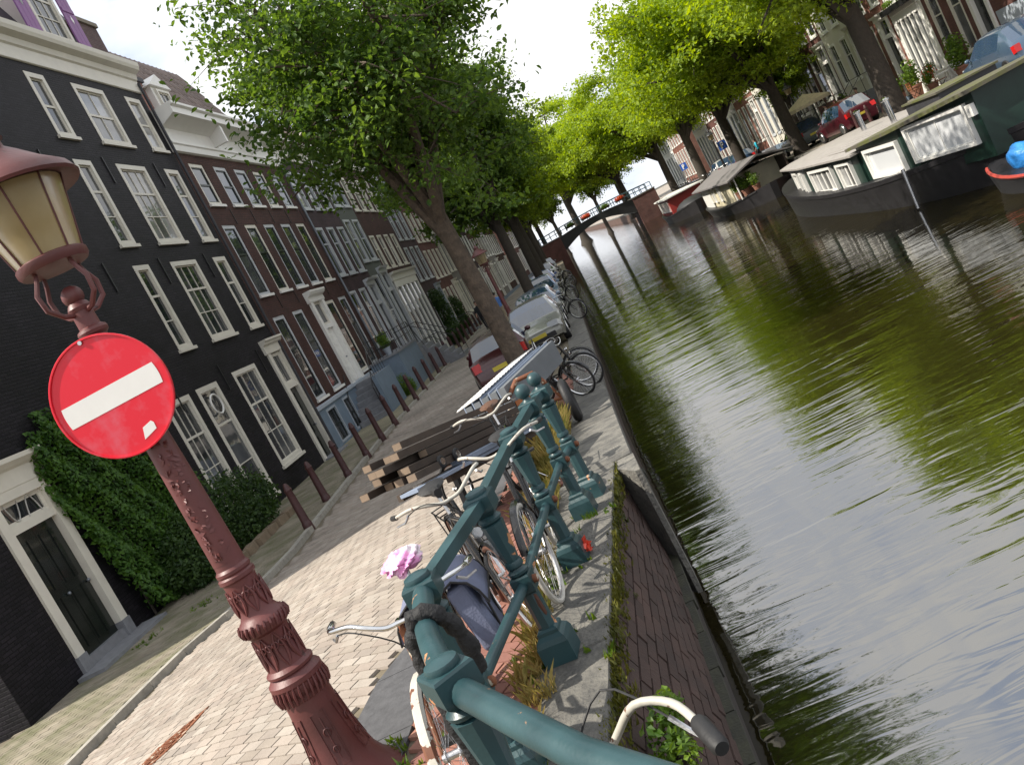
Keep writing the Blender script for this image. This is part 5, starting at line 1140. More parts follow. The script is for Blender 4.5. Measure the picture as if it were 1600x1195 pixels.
def tree_data(seed,split,centre,rad,nl,leaf,tr,lm,bark,limbs=7,sub=7,tw=6,density=1.0,spread=.42,low=0.0,hexa=False):
    rs=np.random.RandomState(seed); rr=random.Random(seed); br=MB()
    top=Vector((rr.gauss(0,.05),rr.gauss(0,.05),split)); c=Vector(centre)
    br.tube([(0,0,-.4),(0,0,.0),(.01,.0,split*.12),(top.x*.4+rr.gauss(0,.03),top.y*.4,split*.45),tuple(top)],[tr*1.9,tr*1.35,tr*1.05,tr*.95,tr*.82],14)
    tips=[]
    def curve(a,b,sag,n=6):
        P=[]; mid=(a+b)/2+Vector((rr.gauss(0,.1),rr.gauss(0,.1),sag))*(b-a).length*.5
        for k in range(n+1):
            t=k/n; P.append(a*(1-t)**2+mid*2*t*(1-t)+b*t*t)
        return P
    def inell(u,sc):
        d=Vector((rr.gauss(0,1),rr.gauss(0,1),rr.gauss(0,1))); d.normalize(); return c+Vector((d.x*rad[0],d.y*rad[1],d.z*rad[2]))*sc
    for i in range(limbs):
        a=2*math.pi*i/limbs+rr.gauss(0,.25); el=rr.uniform(-.15,.95) if i<limbs-1 else 1.4
        d=Vector((math.cos(a)*math.cos(el)*rad[0],math.sin(a)*math.cos(el)*rad[1],math.sin(el)*rad[2]))
        st=Vector((top.x*.9,top.y*.9,split*rr.uniform(.82,1.0))); end=c+d*rr.uniform(.6,.78); P=curve(st,end,.22)
        br.tube(P,[tr*.55*(1-.8*k/6)+.012 for k in range(7)],8)
        for j in range(sub):
            q=P[rr.randint(2,6)]; dd=(q-c); e=q+(Vector((rr.gauss(0,1)*rad[0],rr.gauss(0,1)*rad[1],rr.gauss(.15,.8)*rad[2])).normalized()*rr.uniform(.28,.5)*min(rad)+dd*.18)
            for _ in range(4):
                dv=e-c
                if (dv.x/rad[0])**2+(dv.y/rad[1])**2+(dv.z/rad[2])**2>.95: e=q.lerp(e,.6)
            P2=curve(q,e,.1,4); br.tube(P2,[tr*.16*(1-.7*k/4)+.006 for k in range(5)],5,cap=False)
            for k in range(tw):
                q2=P2[rr.randint(1,4)]; e2=q2+Vector((rr.gauss(0,1),rr.gauss(0,1),rr.gauss(-.05,.55)))*.20*min(rad)
                dv=e2-c
                if (dv.x/rad[0])**2+(dv.y/rad[1])**2+(dv.z/rad[2])**2>1.15: continue
                br.tube([q2,(q2+e2)/2+Vector((0,0,.05)),e2],[.012,.008,.004],4,cap=False); tips.append((np.array(q2),np.array(e2)))
    A=np.array([t[0] for t in tips]);B=np.array([t[1] for t in tips]); idx=rs.randint(0,len(tips),nl); t=rs.beta(1.6,1.0,(nl,1))*1.15
    C=A[idx]*(1-t)+B[idx]*t+rs.normal(size=(nl,3))*np.array([spread,spread,spread*.6])*.22*min(rad)*.5
    Nn=rs.normal(size=(nl,3))*np.array([.75,.75,.5])+np.array([0,0,.75])
    return (leaf6 if hexa else leaf_mesh)('crown',C,Nn,leaf,lm,rs),br.mesh('trunk',bark,True)
def plant_tree(label,loc,data,rz=0,sc=1,group=None,name='canal_tree'):
    r=thing(name,label,'tree',loc,rz,group); r.scale=(sc,sc,sc); put('trunk',data[1],r); put('crown',data[0],r); return r
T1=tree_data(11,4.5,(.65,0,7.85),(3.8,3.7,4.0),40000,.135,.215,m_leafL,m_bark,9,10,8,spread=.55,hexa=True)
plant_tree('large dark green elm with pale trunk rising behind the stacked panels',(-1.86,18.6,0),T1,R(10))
T2=tree_data(23,4.8,(.2,0,8.4),(4.3,4.4,4.0),30000,.20,.24,m_leafL,m_barkd,7,8,7,spread=.5)
T3=tree_data(31,5.0,(0,0,8.6),(4.6,4.6,4.2),26000,.23,.25,m_leafM,m_barkd,7,8,7,spread=.5)
plant_tree('dark-barked elm standing between the lamp post and the silver cars',(-2.0,38.5,0),T2,R(60))
plant_tree('yellow-green elm further along the shaded quay behind the dark-barked one',(-1.7,50,0),T3,R(0))
plant_tree('elm in the middle of the shaded quay near white parked car',(-1.8,63,0),T3,R(130),1.05)
plant_tree('elm two before the far bridge on the shaded quay',(-1.8,78,0),T3,R(240),1.1)
plant_tree('elm nearest the far bridge on the shaded quay',(-1.9,95,0),T3,R(30),1.1)
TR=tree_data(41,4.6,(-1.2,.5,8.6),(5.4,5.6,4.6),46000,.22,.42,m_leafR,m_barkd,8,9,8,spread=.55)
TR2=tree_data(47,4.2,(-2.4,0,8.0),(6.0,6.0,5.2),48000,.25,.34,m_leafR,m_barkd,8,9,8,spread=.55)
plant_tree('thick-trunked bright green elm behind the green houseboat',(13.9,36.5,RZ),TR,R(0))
plant_tree('bright green elm overhanging the water behind the cream houseboat',(13.8,50,RZ),TR2,R(20),1.0)
plant_tree('bright green elm next to the blue parking sign',(13.8,64,RZ),TR2,R(100),1.1)
plant_tree('bright green elm behind the red houseboat',(13.6,79,RZ),TR2,R(200),1.15)
plant_tree('bright green elm last before the far bridge on the sunny quay',(13.4,96,RZ),TR2,R(300),1.2)
plant_tree('pale green elm beyond the far bridge over the sunny quay',(11.5,128,RZ),TR2,R(50),1.4)
plant_tree('green elm beyond the far bridge over the shaded quay',(-1.5,126,0),T3,R(80),1.4)
plant_tree('tall green elm closing the view far behind the bridge',(5.0,170,0),TR2,R(150),2.0)
plant_tree('low green elm behind the arch of the far bridge',(8.6,150,-.5),T3,R(20),1.3)
plant_tree('low green elm far behind the bridge on the shaded side',(1.0,152,-.5),T3,R(170),1.3)
plant_tree('round green elm at the bend far behind the bridge',(13.5,158,-.5),T3,R(270),1.4)
plant_tree('slender street tree in front of the grey plastered house with the parasol',(16.5,58,RZ),T3,R(10),.62)
# ---------------------------------------------------------------- bushes, ivy, pot plants
m_bush=LEAF('bush_leaf',(.018,.045,.012),(.06,.11,.025),.35,2)
m_ivy=LEAF('ivy_leaf',(.030,.085,.012),(.085,.18,.025),.35,2.5)
m_lightbush=LEAF('light_bush_leaf',(.05,.11,.015),(.15,.24,.03),.4,3)
m_flower=LEAF('red_flower',(.45,.05,.02),(.7,.2,.05),.3,6)
def blob_leaves(n,blobs,rs,shell=.55):
    idx=rs.randint(0,len(blobs),n); b=np.array(blobs)[idx]; d=rs.normal(size=(n,3)); d/=np.linalg.norm(d,axis=1,keepdims=True); rr_=(shell+(1-shell)*rs.rand(n,1)**.6)*rs.uniform(.8,1.12,(n,1))
    return b[:,:3]+d*rr_*b[:,3:6], d
def bush(name,label,loc,blobs,n,leaf,mat,group=None,stem=True,cat='bush'):
    rs=np.random.RandomState(abs(hash(label))%1000 if False else len(label)*7+int(abs(loc[1])*10)); r=thing(name,label,cat,loc,0,group)
    C,d=blob_leaves(n,blobs,rs); C[:,2]=np.maximum(C[:,2],.02); put('foliage',leaf_mesh('foliage',C,d*.7+rs.normal(size=C.shape)*.6+np.array([0,0,.4]),leaf,mat,rs),r)
    if stem:
        m=MB(); rr=random.Random(3)
        for b in blobs[:6]: m.tube([(0+b[0]*.3,b[1]*.3,-.05),(b[0]*.7,b[1]*.7,b[2]*.6),(b[0],b[1],b[2])],[.03,.02,.008],6)
        m.build('stems',m_barkd,r,True)
    return r
# ivy on the black wall around the front door: leaves hug the facade
def ivy():
    rs=np.random.RandomState(9); r=thing('ivy','dense green ivy climbing the black wall beside the front door','ivy',(facx(15.2)+.02,15.2,.07),math.atan2(1,MM)); n=15000
    u=rs.uniform(-.65,3.4,n); z=rs.beta(1.15,1.1,n)*4.3; top=np.interp(u,[-.65,-.1,.6,1.5,2.4,3.4],[3.9,4.3,4.25,3.8,3.0,2.4])+.25*np.sin(u*5)+.15*np.sin(u*13); bl=np.interp(u,[-.65,-.25,.0,.6,1.2,3.4],[2.6,1.2,.25,0,0,0]); keep=(z<top)&(z>bl); u,z=u[keep],z[keep]; n=len(u)
    thick=.12+.28*np.clip(1-z/5,0,1)*(.5+.5*np.sin(u*3.1+z*2.3))+.08*np.sin(u*7+z*5)
    y=-np.abs(thick)*rs.rand(n)**.5-.03-.02; C=np.stack([u,y,z],1); N=np.stack([rs.normal(0,.5,n),-1+rs.normal(0,.35,n),.55+rs.normal(0,.4,n)],1)
    put('foliage',leaf_mesh('foliage',C,N,.105,m_ivy,rs),r)
    m=MB(); rr=random.Random(2)
    for i in range(9):
        x=rr.uniform(.2,1.6); m.tube([(x,-.05,-.1),(x+rr.gauss(0,.1),-.05,1),(x+rr.gauss(-.2,.3),-.05,2.2),(x+rr.gauss(-.3,.4),-.04,3.6)],[.022,.018,.012,.006],6)
    m.build('stems',m_barkd,r,True)
ivy()
bush('garden_bush','broad dark green bush against the black wall beside the ivy',(facx(18)+.75,18.0,.07),[(-.1,-1.3,.7,.7,1.0,.75),(.0,-.2,.95,.75,1.0,.9),(.1,.9,.8,.7,.9,.8),(.2,.3,.4,.7,1.2,.5),(.0,-1.9,.4,.55,.7,.5),(.1,1.6,.65,.55,.6,.6)],13000,.085,m_bush)
# low stone border of the planting
for i in range(7):
    m=MB(); m.cbox((0,0,.07),(.22,.50,.2),Euler((rnd.gauss(0,.05),rnd.gauss(0,.05),rnd.gauss(0,.1))).to_matrix(),.9); y=15.7+.56*i; o=m.build('border_stone',M('border_stone_%d'%i,(.20,.15,.10),.9,var=.3) if i==0 else bpy.data.materials['border_stone_0'],None,False,(facx(y)+1.55,y,.07)); tag(o,'rough brown edging stone at the foot of the dark bush','stone','edging stones along the bush')
bush('round_shrub','round clipped green shrub beside the stone steps',(-7.75,33.9,.07),[(0,0,.45,.45,.45,.45),(.1,.1,.3,.4,.4,.35)],2500,.06,m_lightbush)
bush('climbing_shrub','tall dark shrub by the white shopfront',(-7.75,51.8,.07),[(0,0,.8,.7,.9,.8),(0,.3,1.9,.6,.8,.9),(.1,-.3,2.8,.5,.6,.7),(.3,-.9,.6,.6,.6,.6)],6000,.12,m_bush)
bush('climbing_shrub','dark shrub growing up the wall past the white shopfront',(-7.6,56.5,.07),[(0,0,.8,.6,.9,.8),(0,.3,1.7,.5,.7,.9)],3500,.13,m_bush)
bush('wall_plant','yellow-green plant sprouting from the retaining wall under the white handlebar',(-.58,3.80,.40),[(0,0,.14,.10,.14,.12),(.05,.08,.20,.09,.10,.10),(.03,-.1,.08,.1,.1,.1)],420,.045,m_lightbush,cat='plant')
def pot_plant(label,loc,s=1,mat=None,flowers=False,group=None,pot=None,leafs=500):
    r=thing('potted_plant',label,'plant',loc,rnd.random()*6,group); m=MB(); m.lathe([(.10*s,0),(.14*s,.24*s),(.155*s,.245*s),(.155*s,.28*s),(.135*s,.28*s),(.13*s,.25*s)],14); m.build('pot',pot or m_pot,r,True)
    rs=np.random.RandomState(int(abs(loc[0]*31+loc[1]*17))); C,d=blob_leaves(leafs,[(0,0,.5*s,.22*s,.22*s,.26*s),(.08*s,.05*s,.65*s,.16*s,.16*s,.2*s),(-.1*s,0,.42*s,.16*s,.18*s,.18*s)],rs,.2); put('foliage',leaf_mesh('foliage',C,d+rs.normal(size=C.shape)*.6,.07*s,mat or m_lightbush,rs),r)
    if flowers:
        C,d=blob_leaves(90,[(0,0,.55*s,.24*s,.24*s,.26*s)],rs,.8); put('flowers',leaf_mesh('flowers',C,d,.05*s,m_flower,rs),r)
    return r
# ---------------------------------------------------------------- stone stoop of the brown house and the blue stoop beyond it
def stoop():
    x0,x1=facx(31)+.05,-7.85
    r=thing('stone_stoop','grey stone steps with black iron railing up to the white door','steps',((x0+x1)/2,30.3,.07)); w=(x1-x0)/2
    n=7
    for i in range(n):
        m=MB(); m.box(-w,w,.26*i-.025,.26*(i+1) if i<n-1 else 3.1,.2*i-(.2 if i==0 else 0),.2*(i+1)); m.build('step',m_step,r)
    m=MB(); m.box(w+.002,w+.13,.3,3.1,-.2,1.42); m.build('cheek_wall',m_bluep,r)
    m=MB(); m.tube([(w-.05,.05,.25),(w-.05,.05,1.1),(w-.05,1.6,2.3),(w-.05,3.0,2.3)],.018,8); m.build('handrail',m_iron,r,True)
    for t in (.0,.35,.7,1.05,1.4,1.75,2.2,2.6,3.0):
        z=.2*min(n,int(t/.26)+1); m=MB(); m.tube([(w-.05,t+.05,z),(w-.05,t+.05,max(z+.85,min(2.3,1.1+t*.77)))],.011,6); m.build('baluster',m_iron,r,True)
    m=MB(); m.tube([(-w+.05,.05,.2),(-w+.05,.05,1.05),(-w+.05,1.0,1.9)],.018,8); m.build('handrail',m_iron,r,True)
    # blue plastered stoop box
    xa,xb=facx(36)+.05,-7.45
    r=thing('blue_stoop','blue-grey plastered stoop with narrow openings, black railing and flower pots','steps',((xa+xb)/2,33.6+.9,.07)); w=(xb-xa)/2
    m=grid_wall(2*w,-.2,1.62,[(.35,.65,.1,1.3),(.95,1.2,.1,1.3)] if 2*w>1.3 else [],D=4.4,rev=.1); o=m.build('box',m_bluep,r); o.location=(-w,0,0)
    m=MB(); m.box(-w-.04,w+.05,-.05,4.45,1.622,1.70); m.build('slab',m_step,r)
    for z in (2.1,2.55):
        m=MB(); m.tube([(-w+.1,.05,z),(w,.05,z),(w,4.35,z)],.016,8); m.build('handrail',m_iron,r,True)
    for (x,y) in [(-w+.1,.05),(0,.05),(w,.05)]+[(w,.05+i*.72) for i in range(1,7)]:
        m=MB(); m.tube([(x,y,1.7),(x,y,2.56)],.012,6); m.build('baluster',m_iron,r,True)
    for i in range(7):
        m=MB(); m.box(-w,w,4.46+.25*i,4.71+.25*i,-.2,1.6-.22*i); m.build('step',m_step,r)
    m=MB(); m.tube([(w,4.4,2.55),(w,6.1,1.0),(w,6.1,.1)],.016,8); m.build('handrail',m_iron,r,True)
stoop()
pot_plant('pale pot with green plant on top of the blue stoop',(-7.85,34.9,1.77),1.1,pot=m_bluel); pot_plant('dark pot with leafy plant beside the railing of the blue stoop',(-8.0,35.8,1.77),1.2,flowers=False,pot=m_roofdark)
o=thing('waste_bin','blue plastic bin behind the bollards','bin',(-7.5,40.3,.07)); m=MB(); m.prism([(-.25,0),(.25,0),(.29,.75),(-.29,.75)],lambda x,z,y:(x,y,z),-.25,.25); m.build('body',M('blue_plastic',(.03,.05,.18),.4),o); MB().box(-.31,.31,-.29,.29,.752,.82).build('lid',M('blue_plastic_lid',(.02,.035,.12),.4),o)
# ---------------------------------------------------------------- cars
m_tl=M('tail_light',(.45,.012,.012),.2,var=.1); m_hl=M('headlight_glass',(.62,.65,.68),.08,.3,var=.1); m_plate=M('licence_plate',(.62,.5,.06),.5,var=.05); m_plast=M('black_plastic',(.02,.02,.022),.5)
m_carglass=GLASS('car_glass',(.02,.045,.085),.02,1,.02); m_carglass.node_tree.nodes['Principled BSDF'].inputs['IOR'].default_value=1.7  # bluish base colour stands in for the blue sky reflection
def carpaint(n,c): return M(n,c,.28,.25,var=.06,scale=3,bump=0,coat=.8)
def car(label,loc,heading,paint,kind='hatch',L=4.0,Wd=1.70,Hc=1.42,group=None,detail=True):
    r=thing('parked_car',label,'car',loc,heading,group); h=L/2
    # stations: x, belt/hood height, roof height (None = no cabin)
    if kind=='hatch': S=[(h,.52,0),(h-.04,.62,0),(h-.25,.72,0),(h-.6,.80,0),(h-1.0,.88,0),(h-1.02,.89,.02),(h-1.35,.93,.55),(h-1.62,.94,.90),(h-1.9,.95,.97),(h-2.5,.96,1),(h-3.1,.97,.97),(h-3.45,.98,.86),(-h+.18,.96,.10),(-h+.10,.93,0),(-h+.03,.75,0),(-h,.55,0)]
    else: S=[(h,.52,0),(h-.04,.60,0),(h-.25,.68,0),(h-.7,.76,0),(h-1.15,.86,0),(h-1.17,.87,.02),(h-1.6,.91,.55),(h-1.95,.92,.92),(h-2.2,.93,1),(h-2.8,.94,1),(h-3.2,.95,.9),(-h+.75,.95,.25),(-h+.6,.94,.02),(-h+.35,.92,0),(-h+.05,.85,0),(-h,.6,0)]
    body=MB(); parts={k:MB() for k in('windscreen','rear_window','side_window_l','side_window_r')}; rings=[]
    n=len(S)
    for i,(x,b,t) in enumerate(S):
        e=min(1,(h-abs(x))/.35); wf=.80+.20*math.sqrt(max(0,min(1,e*1.0+.02))); w=Wd/2*wf; top=b+(Hc-b)*t; wt=w*(.96 if t<.05 else (.94-.20*t)); z0=.22 if abs(x)<h-.12 else .30
        cr=.02 if t<.05 else .035
        half=[(0,top+cr),(wt*.55,top+cr*.7),(wt*.90,top-(.0 if t<.05 else .02)),(wt,top-(.015 if t<.05 else .06)),(w*.985,b-.02),(w,b-.22 if b>.7 else b*.72),(w*.99,.40),(w*.93,z0),(0,z0)]
        rings.append((x,[(y,z) for y,z in half]+[(-y,z) for y,z in half[-2:0:-1]]))
    m=len(rings[0][1])
    V=[(x,y,z) for x,rg in rings for y,z in rg]
    for i in range(n-1):
        t0,t1=S[i][2],S[i+1][2]; cab=(t0>.01 or t1>.01)
        for k in range(m):
            l=(k+1)%m; f=(i*m+k,i*m+l,(i+1)*m+l,(i+1)*m+k); tgt=body
            side=k in (3,) or k==m-4
            topf=k in (0,1,m-1,m-2)
            pillar=k in(2,m-3)
            if cab and side and min(t0,t1)>.4 and i not in (0,): tgt=parts['side_window_l' if k==3 else 'side_window_r']
            elif cab and topf and S[i][0]>0 and abs(t1-t0)>.2: tgt=parts['windscreen']
            elif cab and topf and S[i][0]<0 and abs(t1-t0)>.2: tgt=parts['rear_window']
            if tgt is body: body.f.append(f); body.m.append(0)
            else: tgt.add([V[q] for q in f],[(0,1,2,3)])
    body.v=list(V); body.f.append(tuple(range(m))); body.m.append(0); body.f.append(tuple((n-1)*m+k for k in range(m))); body.m.append(0)
    body.build('body',paint,r,32)
    for k,p in parts.items():
        nm='side_window' if k.startswith('side') else k; p.build(nm,m_carglass,r,True)
    for x in (h-.72,-h+.68):
        for s in (1,-1):
            w=MB(); RXm=Matrix.Rotation(math.pi/2,3,'X'); w.lathe([(.20,-.09),(.30,-.095),(.315,-.07),(.315,.07),(.30,.095),(.20,.09)],24,(0,0,0),0,RXm); wo=w.build('wheel',m_rubber,r,True,(x,s*(Wd/2-.085),.315)); c=MB(); c.lathe([(.001,.0),(.06,.0),(.19,.02),(.205,.0)],12,(0,0,0),0,Matrix.Rotation(-s*math.pi/2,3,'X'),False); c.build('hub_cap',m_alu,wo,True,(0,s*.092,0))
            a=MB(); a.lathe([(.001,0),(.375,0),(.375,-.02)],24,(0,0,0),0,Matrix.Rotation(-s*math.pi/2,3,'X'),False); a.build('wheel_arch',m_plast,r,False,(x,s*(Wd/2+.004),.33)) if False else None
    for s in (1,-1):
        q=MB(); q.cbox((h-.14,s*(Wd/2-.27),.62),(.26,.40,.17),Euler((0,R(-22),s*R(-26))).to_matrix(),.85); q.build('headlight',m_hl,r)
        q=MB(); q.cbox((-h+.08,s*(Wd/2-.20),.80),(.14,.24,.22),Euler((0,R(12),s*R(20))).to_matrix(),.9); q.build('tail_light',m_tl,r)
        q=MB(); q.sphere((h-1.35,s*(Wd/2+.08),.99),.09,10,6,(.6,1,.75)); q.tube([(h-1.35,s*(Wd/2-.06),.93),(h-1.35,s*(Wd/2+.04),.97)],.02,6); q.build('mirror',paint,r,True)
    q=MB(); q.cbox((h-.005,0,.40),(.05,Wd*.62,.14)); q.build('grille',m_plast,r)
    q=MB(); q.cbox((h+.012,0,.48),(.02,.50,.11)); q.build('licence_plate',m_plate,r); q=MB(); q.cbox((-h-.012,0,.62),(.02,.50,.11)); q.build('licence_plate',m_plate,r)
    return r
car('dark red hatchback parked with its tail to the stacked panels',(-2.62,23.6,0),R(92),carpaint('dark_red_car_paint',(.05,.006,.009)),'hatch',3.7,1.62,1.40)
car('silver-beige car facing the dark red hatchback',(-1.70,27.6,0),R(-90),carpaint('silver_beige_paint',(.25,.25,.22)),'sedan',4.2,1.70,1.42)
car('silver car behind the silver-beige one with sky in its windscreen',(-1.72,33.4,0),R(-90),carpaint('silver_paint',(.22,.27,.34)),'hatch',4.0,1.7,1.45)
car('pale blue car under the trees on the shaded quay',(-1.70,42.6,0),R(-90),carpaint('pale_blue_paint',(.20,.27,.38)),'hatch',4.1,1.7,1.5)
car('blue car further along the shaded quay',(-1.8,53,0),R(-90),carpaint('blue_paint',(.05,.10,.30)),'sedan',4.2,1.7,1.42)
car('white car far along the shaded quay',(-1.8,68,0),R(-90),carpaint('white_car_paint',(.6,.6,.6)),'hatch',4.2,1.7,1.45)
car('grey car close to the far bridge on the shaded quay',(-1.8,84,0),R(-90),carpaint('grey_car_paint',(.2,.2,.22)),'sedan',4.2,1.7,1.45)
car('metallic blue-grey hatchback parked behind the green houseboat',(14.6,28.6,RZ),R(84),carpaint('blue_grey_paint',(.06,.10,.155)),'hatch',4.3,1.78,1.5)
car('dark red car parked behind the roof of the green houseboat',(15.0,45.5,RZ),R(95),carpaint('maroon_paint',(.07,.008,.016)),'hatch',4.0,1.7,1.55)
car('dark grey car beside the dark red one under the parasol',(14.9,52.5,RZ),R(90),carpaint('dark_grey_paint',(.10,.12,.13)),'sedan',4.3,1.75,1.5)
car('dark blue car near the blue parking sign',(15.0,70,RZ),R(90),carpaint('navy_paint',(.03,.06,.12)),'hatch',4.1,1.7,1.45)
car('white car behind the red houseboat',(15.0,77,RZ),R(90),bpy.data.materials['white_car_paint'],'hatch',4.1,1.7,1.5)
# ---------------------------------------------------------------- houseboats
m_hull=M('black_tarred_hull',(.017,.016,.018),.42,var=.35,scale=3,bump=.3)
m_dkgreen=M('dark_green_cabin_paint',(.010,.030,.022),.35,var=.2,scale=3)
m_deck=M('grey_roof_boards',(.30,.28,.26),.85,var=.2,scale=5,bump=.3)
m_mossroof=M('mossy_roofing',(.10,.09,.07),.95,scale=2.2,bump=.5,c2=(.09,.10,.02),mix=(.42,.62))
m_skypane=GLASS('window_with_white_blind',(.62,.64,.66),.05,.8,.15)  # bright sky reflection put into the pane colour as white
m_cream=M('cream_cabin_paint',(.66,.60,.42),.5,var=.12,scale=3)
m_redc=M('red_cabin_paint',(.33,.035,.03),.45,var=.15)
m_bluet=M('blue_tarpaulin',(.03,.22,.60),.4,var=.2,scale=6,bump=.8,bscale=9,dist=.04)
m_redt=M('red_boat_paint',(.36,.05,.035),.45,var=.2)
def hull(par,L,B,sheer,zb=-1.3,mat=None,n=24,flare=.92,blunt=3.0,rub=True):
    m=MB(); V=[]
    def hw(t): return B/2*max(.02,(1-abs(t)**blunt))**.6
    for i in range(n+1):
        t=-1+2*i/n; x=t*L/2; w=hw(t); z=sheer(t)
        V+=[(x*.97,-w*flare*.9,zb),(x,-w,z-.12),(x,-w,z),(x,-w+.12*min(1,w),z+.0),(x,w-.12*min(1,w),z),(x,w,z),(x,w,z-.12),(x*.97,w*flare*.9,zb)]
    Fs=[]
    for i in range(n):
        for k in range(7): Fs.append((i*8+k,i*8+k+1,i*8+9+k,i*8+8+k))
    Fs+=[tuple(range(8)),tuple(n*8+k for k in range(8))]; m.add(V,Fs); o=m.build('hull',mat or m_hull,par,True)
    if rub:
        for s in (1,-1):
            q=MB(); q.tube([(-1*L/2*(1-2*i/n),s*(hw(-1+2*i/n)+.01),sheer(-1+2*i/n)-.07) for i in range(1,n)],.045,6); q.build('rubbing_strake',m_rail if False else m_hull,par,True)
    return hw
def cabin(par,P,z0,tops,mat,name='cabin'):
    m=MB(); n=len(P); m.add([(x,y,z0) for x,y in P]+[(x,y,t) for (x,y),t in zip(P,tops)],[(i,(i+1)%n,n+(i+1)%n,n+i) for i in range(n)]+[tuple(range(n,2*n))]); return m.build(name,mat,par)
def roofslab(par,P,tops,mat,over=.15,th=.09,name='roof',crown=.0):
    cx=sum(p[0] for p in P)/len(P); cy=sum(p[1] for p in P)/len(P); m=MB(); n=len(P)
    Q=[((x-cx)*(1+over/max(.5,abs(x-cx)))+cx if abs(x-cx)>.2 else x,(y-cy)*(1+over/max(.5,abs(y-cy)))+cy) for x,y in P]
    m.add([(x,y,t+.003) for (x,y),t in zip(Q,tops)]+[(x,y,t+th) for (x,y),t in zip(Q,tops)]+[(cx,cy,sum(tops)/n+th+crown)],[(i,(i+1)%n,n+(i+1)%n,n+i) for i in range(n)]+[tuple(range(n))[::-1]]+[(n+i,n+(i+1)%n,2*n) for i in range(n)]); return m.build(name,mat,par)
def on_wall(par,p0,p1,a,b,z0,z1,**k):
    """window on the wall running p0->p1 (inside on the left), a..b metres along it"""
    d=Vector((p1[0]-p0[0],p1[1]-p0[1],0)).normalized(); w=window(par,0,b-a,z0,z1,**k); w.location=(p0[0]+d.x*a+d.y*.078,p0[1]+d.y*a-d.x*.078,z0); w.rotation_euler=(0,0,math.atan2(d.y,d.x)); return w
def green_boat():
    X0,Y0=10.55,29.4
    r=thing('houseboat','dark green houseboat with white windows, black hull and grey roof','houseboat',(X0,Y0,0))
    c=put('tmp',None,r); bpy.data.objects.remove(c)
    sh=lambda t:.02+.34*abs(t)**1.6*(1 if t>0 else .9)+(.0 if t>0 else .12*abs(t))
    # hull built along local y: use a rotated holder by swapping axes
    m=MB(); n=30; L=19.4; B=4.7; V=[]; Fs=[]
    def hw(t): return B/2*max(.03,(1-abs(t)**3.2))**.62
    for i in range(n+1):
        t=-1+2*i/n; y=t*L/2; w=hw(t); z=sh(-t)-.05
        V+=[(-w*.86,y*.97,-1.4),(-w*.97,y*.995,WZ+.05),(-w,y,z-.13),(-w-.03,y,z-.12),(-w-.03,y,z),(-w+.1*min(1,w),y,z),(w-.1*min(1,w),y,z),(w,y,z),(w*.86,y*.97,-1.4)]
    for i in range(n):
        for k in range(8): Fs.append((i*9+k,i*9+k+1,i*9+10+k,i*9+9+k))
    Fs+=[tuple(range(9)),tuple(n*9+k for k in range(9))]; m.add(V,Fs); m.build('hull',m_hull,r,True)
    # cabins (polygons run with the inside on the left: near side from far to near)
    A=[(-1.95,-3.1),(-1.85,-6.0),(-1.25,-9.0),(.6,-9.2),(1.9,-8),(1.9,-3.1)]; At=[1.03,1.16,1.36,1.42,1.36,1.05]
    cabin(r,A,-.15,At,m_dkgreen); roofslab(r,A,At,m_mossroof,.22,.09,crown=.05)
    Bp=[(-.6,8.0),(-1.45,6.3),(-1.98,2.5),(-2.0,-3.05),(1.9,-3.05),(1.9,6.3),(1.1,8.0)]; Bt=[.92,.94,.93,.88,.92,.96,.94]
    cabin(r,Bp,-.15,Bt,m_dkgreen); roofslab(r,Bp,Bt,m_deck,.24,.06,crown=.10)
    for k in range(14):
        x=-1.7+.26*k; b=MB(); b.box(x,x+.25,-2.9,5.6-abs(x)*.5,1.045-.028*abs(x),1.057-.028*abs(x)); b.build('roof_board',m_deck,r)
    kw=dict(fm=m_white2,pm=m_skypane,fw=.09,near=True,sill=False,proud=.03)
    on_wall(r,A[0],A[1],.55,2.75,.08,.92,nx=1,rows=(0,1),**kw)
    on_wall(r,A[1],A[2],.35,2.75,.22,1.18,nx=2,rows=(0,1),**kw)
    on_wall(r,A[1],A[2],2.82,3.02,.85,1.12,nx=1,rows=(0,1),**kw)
    kw['pm']=m_pane2
    on_wall(r,Bp[2],Bp[3],.7,3.1,-.10,.76,nx=4,rows=(0,1),bar=.1,**kw)
    on_wall(r,Bp[2],Bp[3],3.65,4.95,-.10,.76,nx=2,rows=(0,1),bar=.1,**kw)
    on_wall(r,Bp[1],Bp[2],1.2,2.3,-.05,.78,nx=2,rows=(0,1),bar=.08,**kw); on_wall(r,Bp[1],Bp[2],3.0,3.6,-.08,.78,nx=1,rows=(0,1),**kw)
    for (x,y,h) in ((.0,-1.2,.75),(.4,2.5,.7)):
        q=MB(); q.lathe([(.09,1.0),(.09,1.0+h),(.13,1.02+h),(.13,1.06+h),(.04,1.12+h)],12,(x,y,0)); q.build('flue_pipe',m_chrome,r,True)
    q=MB(); q.box(-.6,.9,-6.0,-3.9,1.2,1.48); hb=q.build('roof_hatch',m_roofdark,r); MB().box(-.66,.96,-6.06,-3.84,1.481,1.53).build('hatch_lid',m_mossroof,hb)
    q=MB(); q.tube([(-2.3,-6.6,.28),(-2.34,-6.6,-.75)],.05,8); q.build('mooring_post',m_alu,r,True)
green_boat()
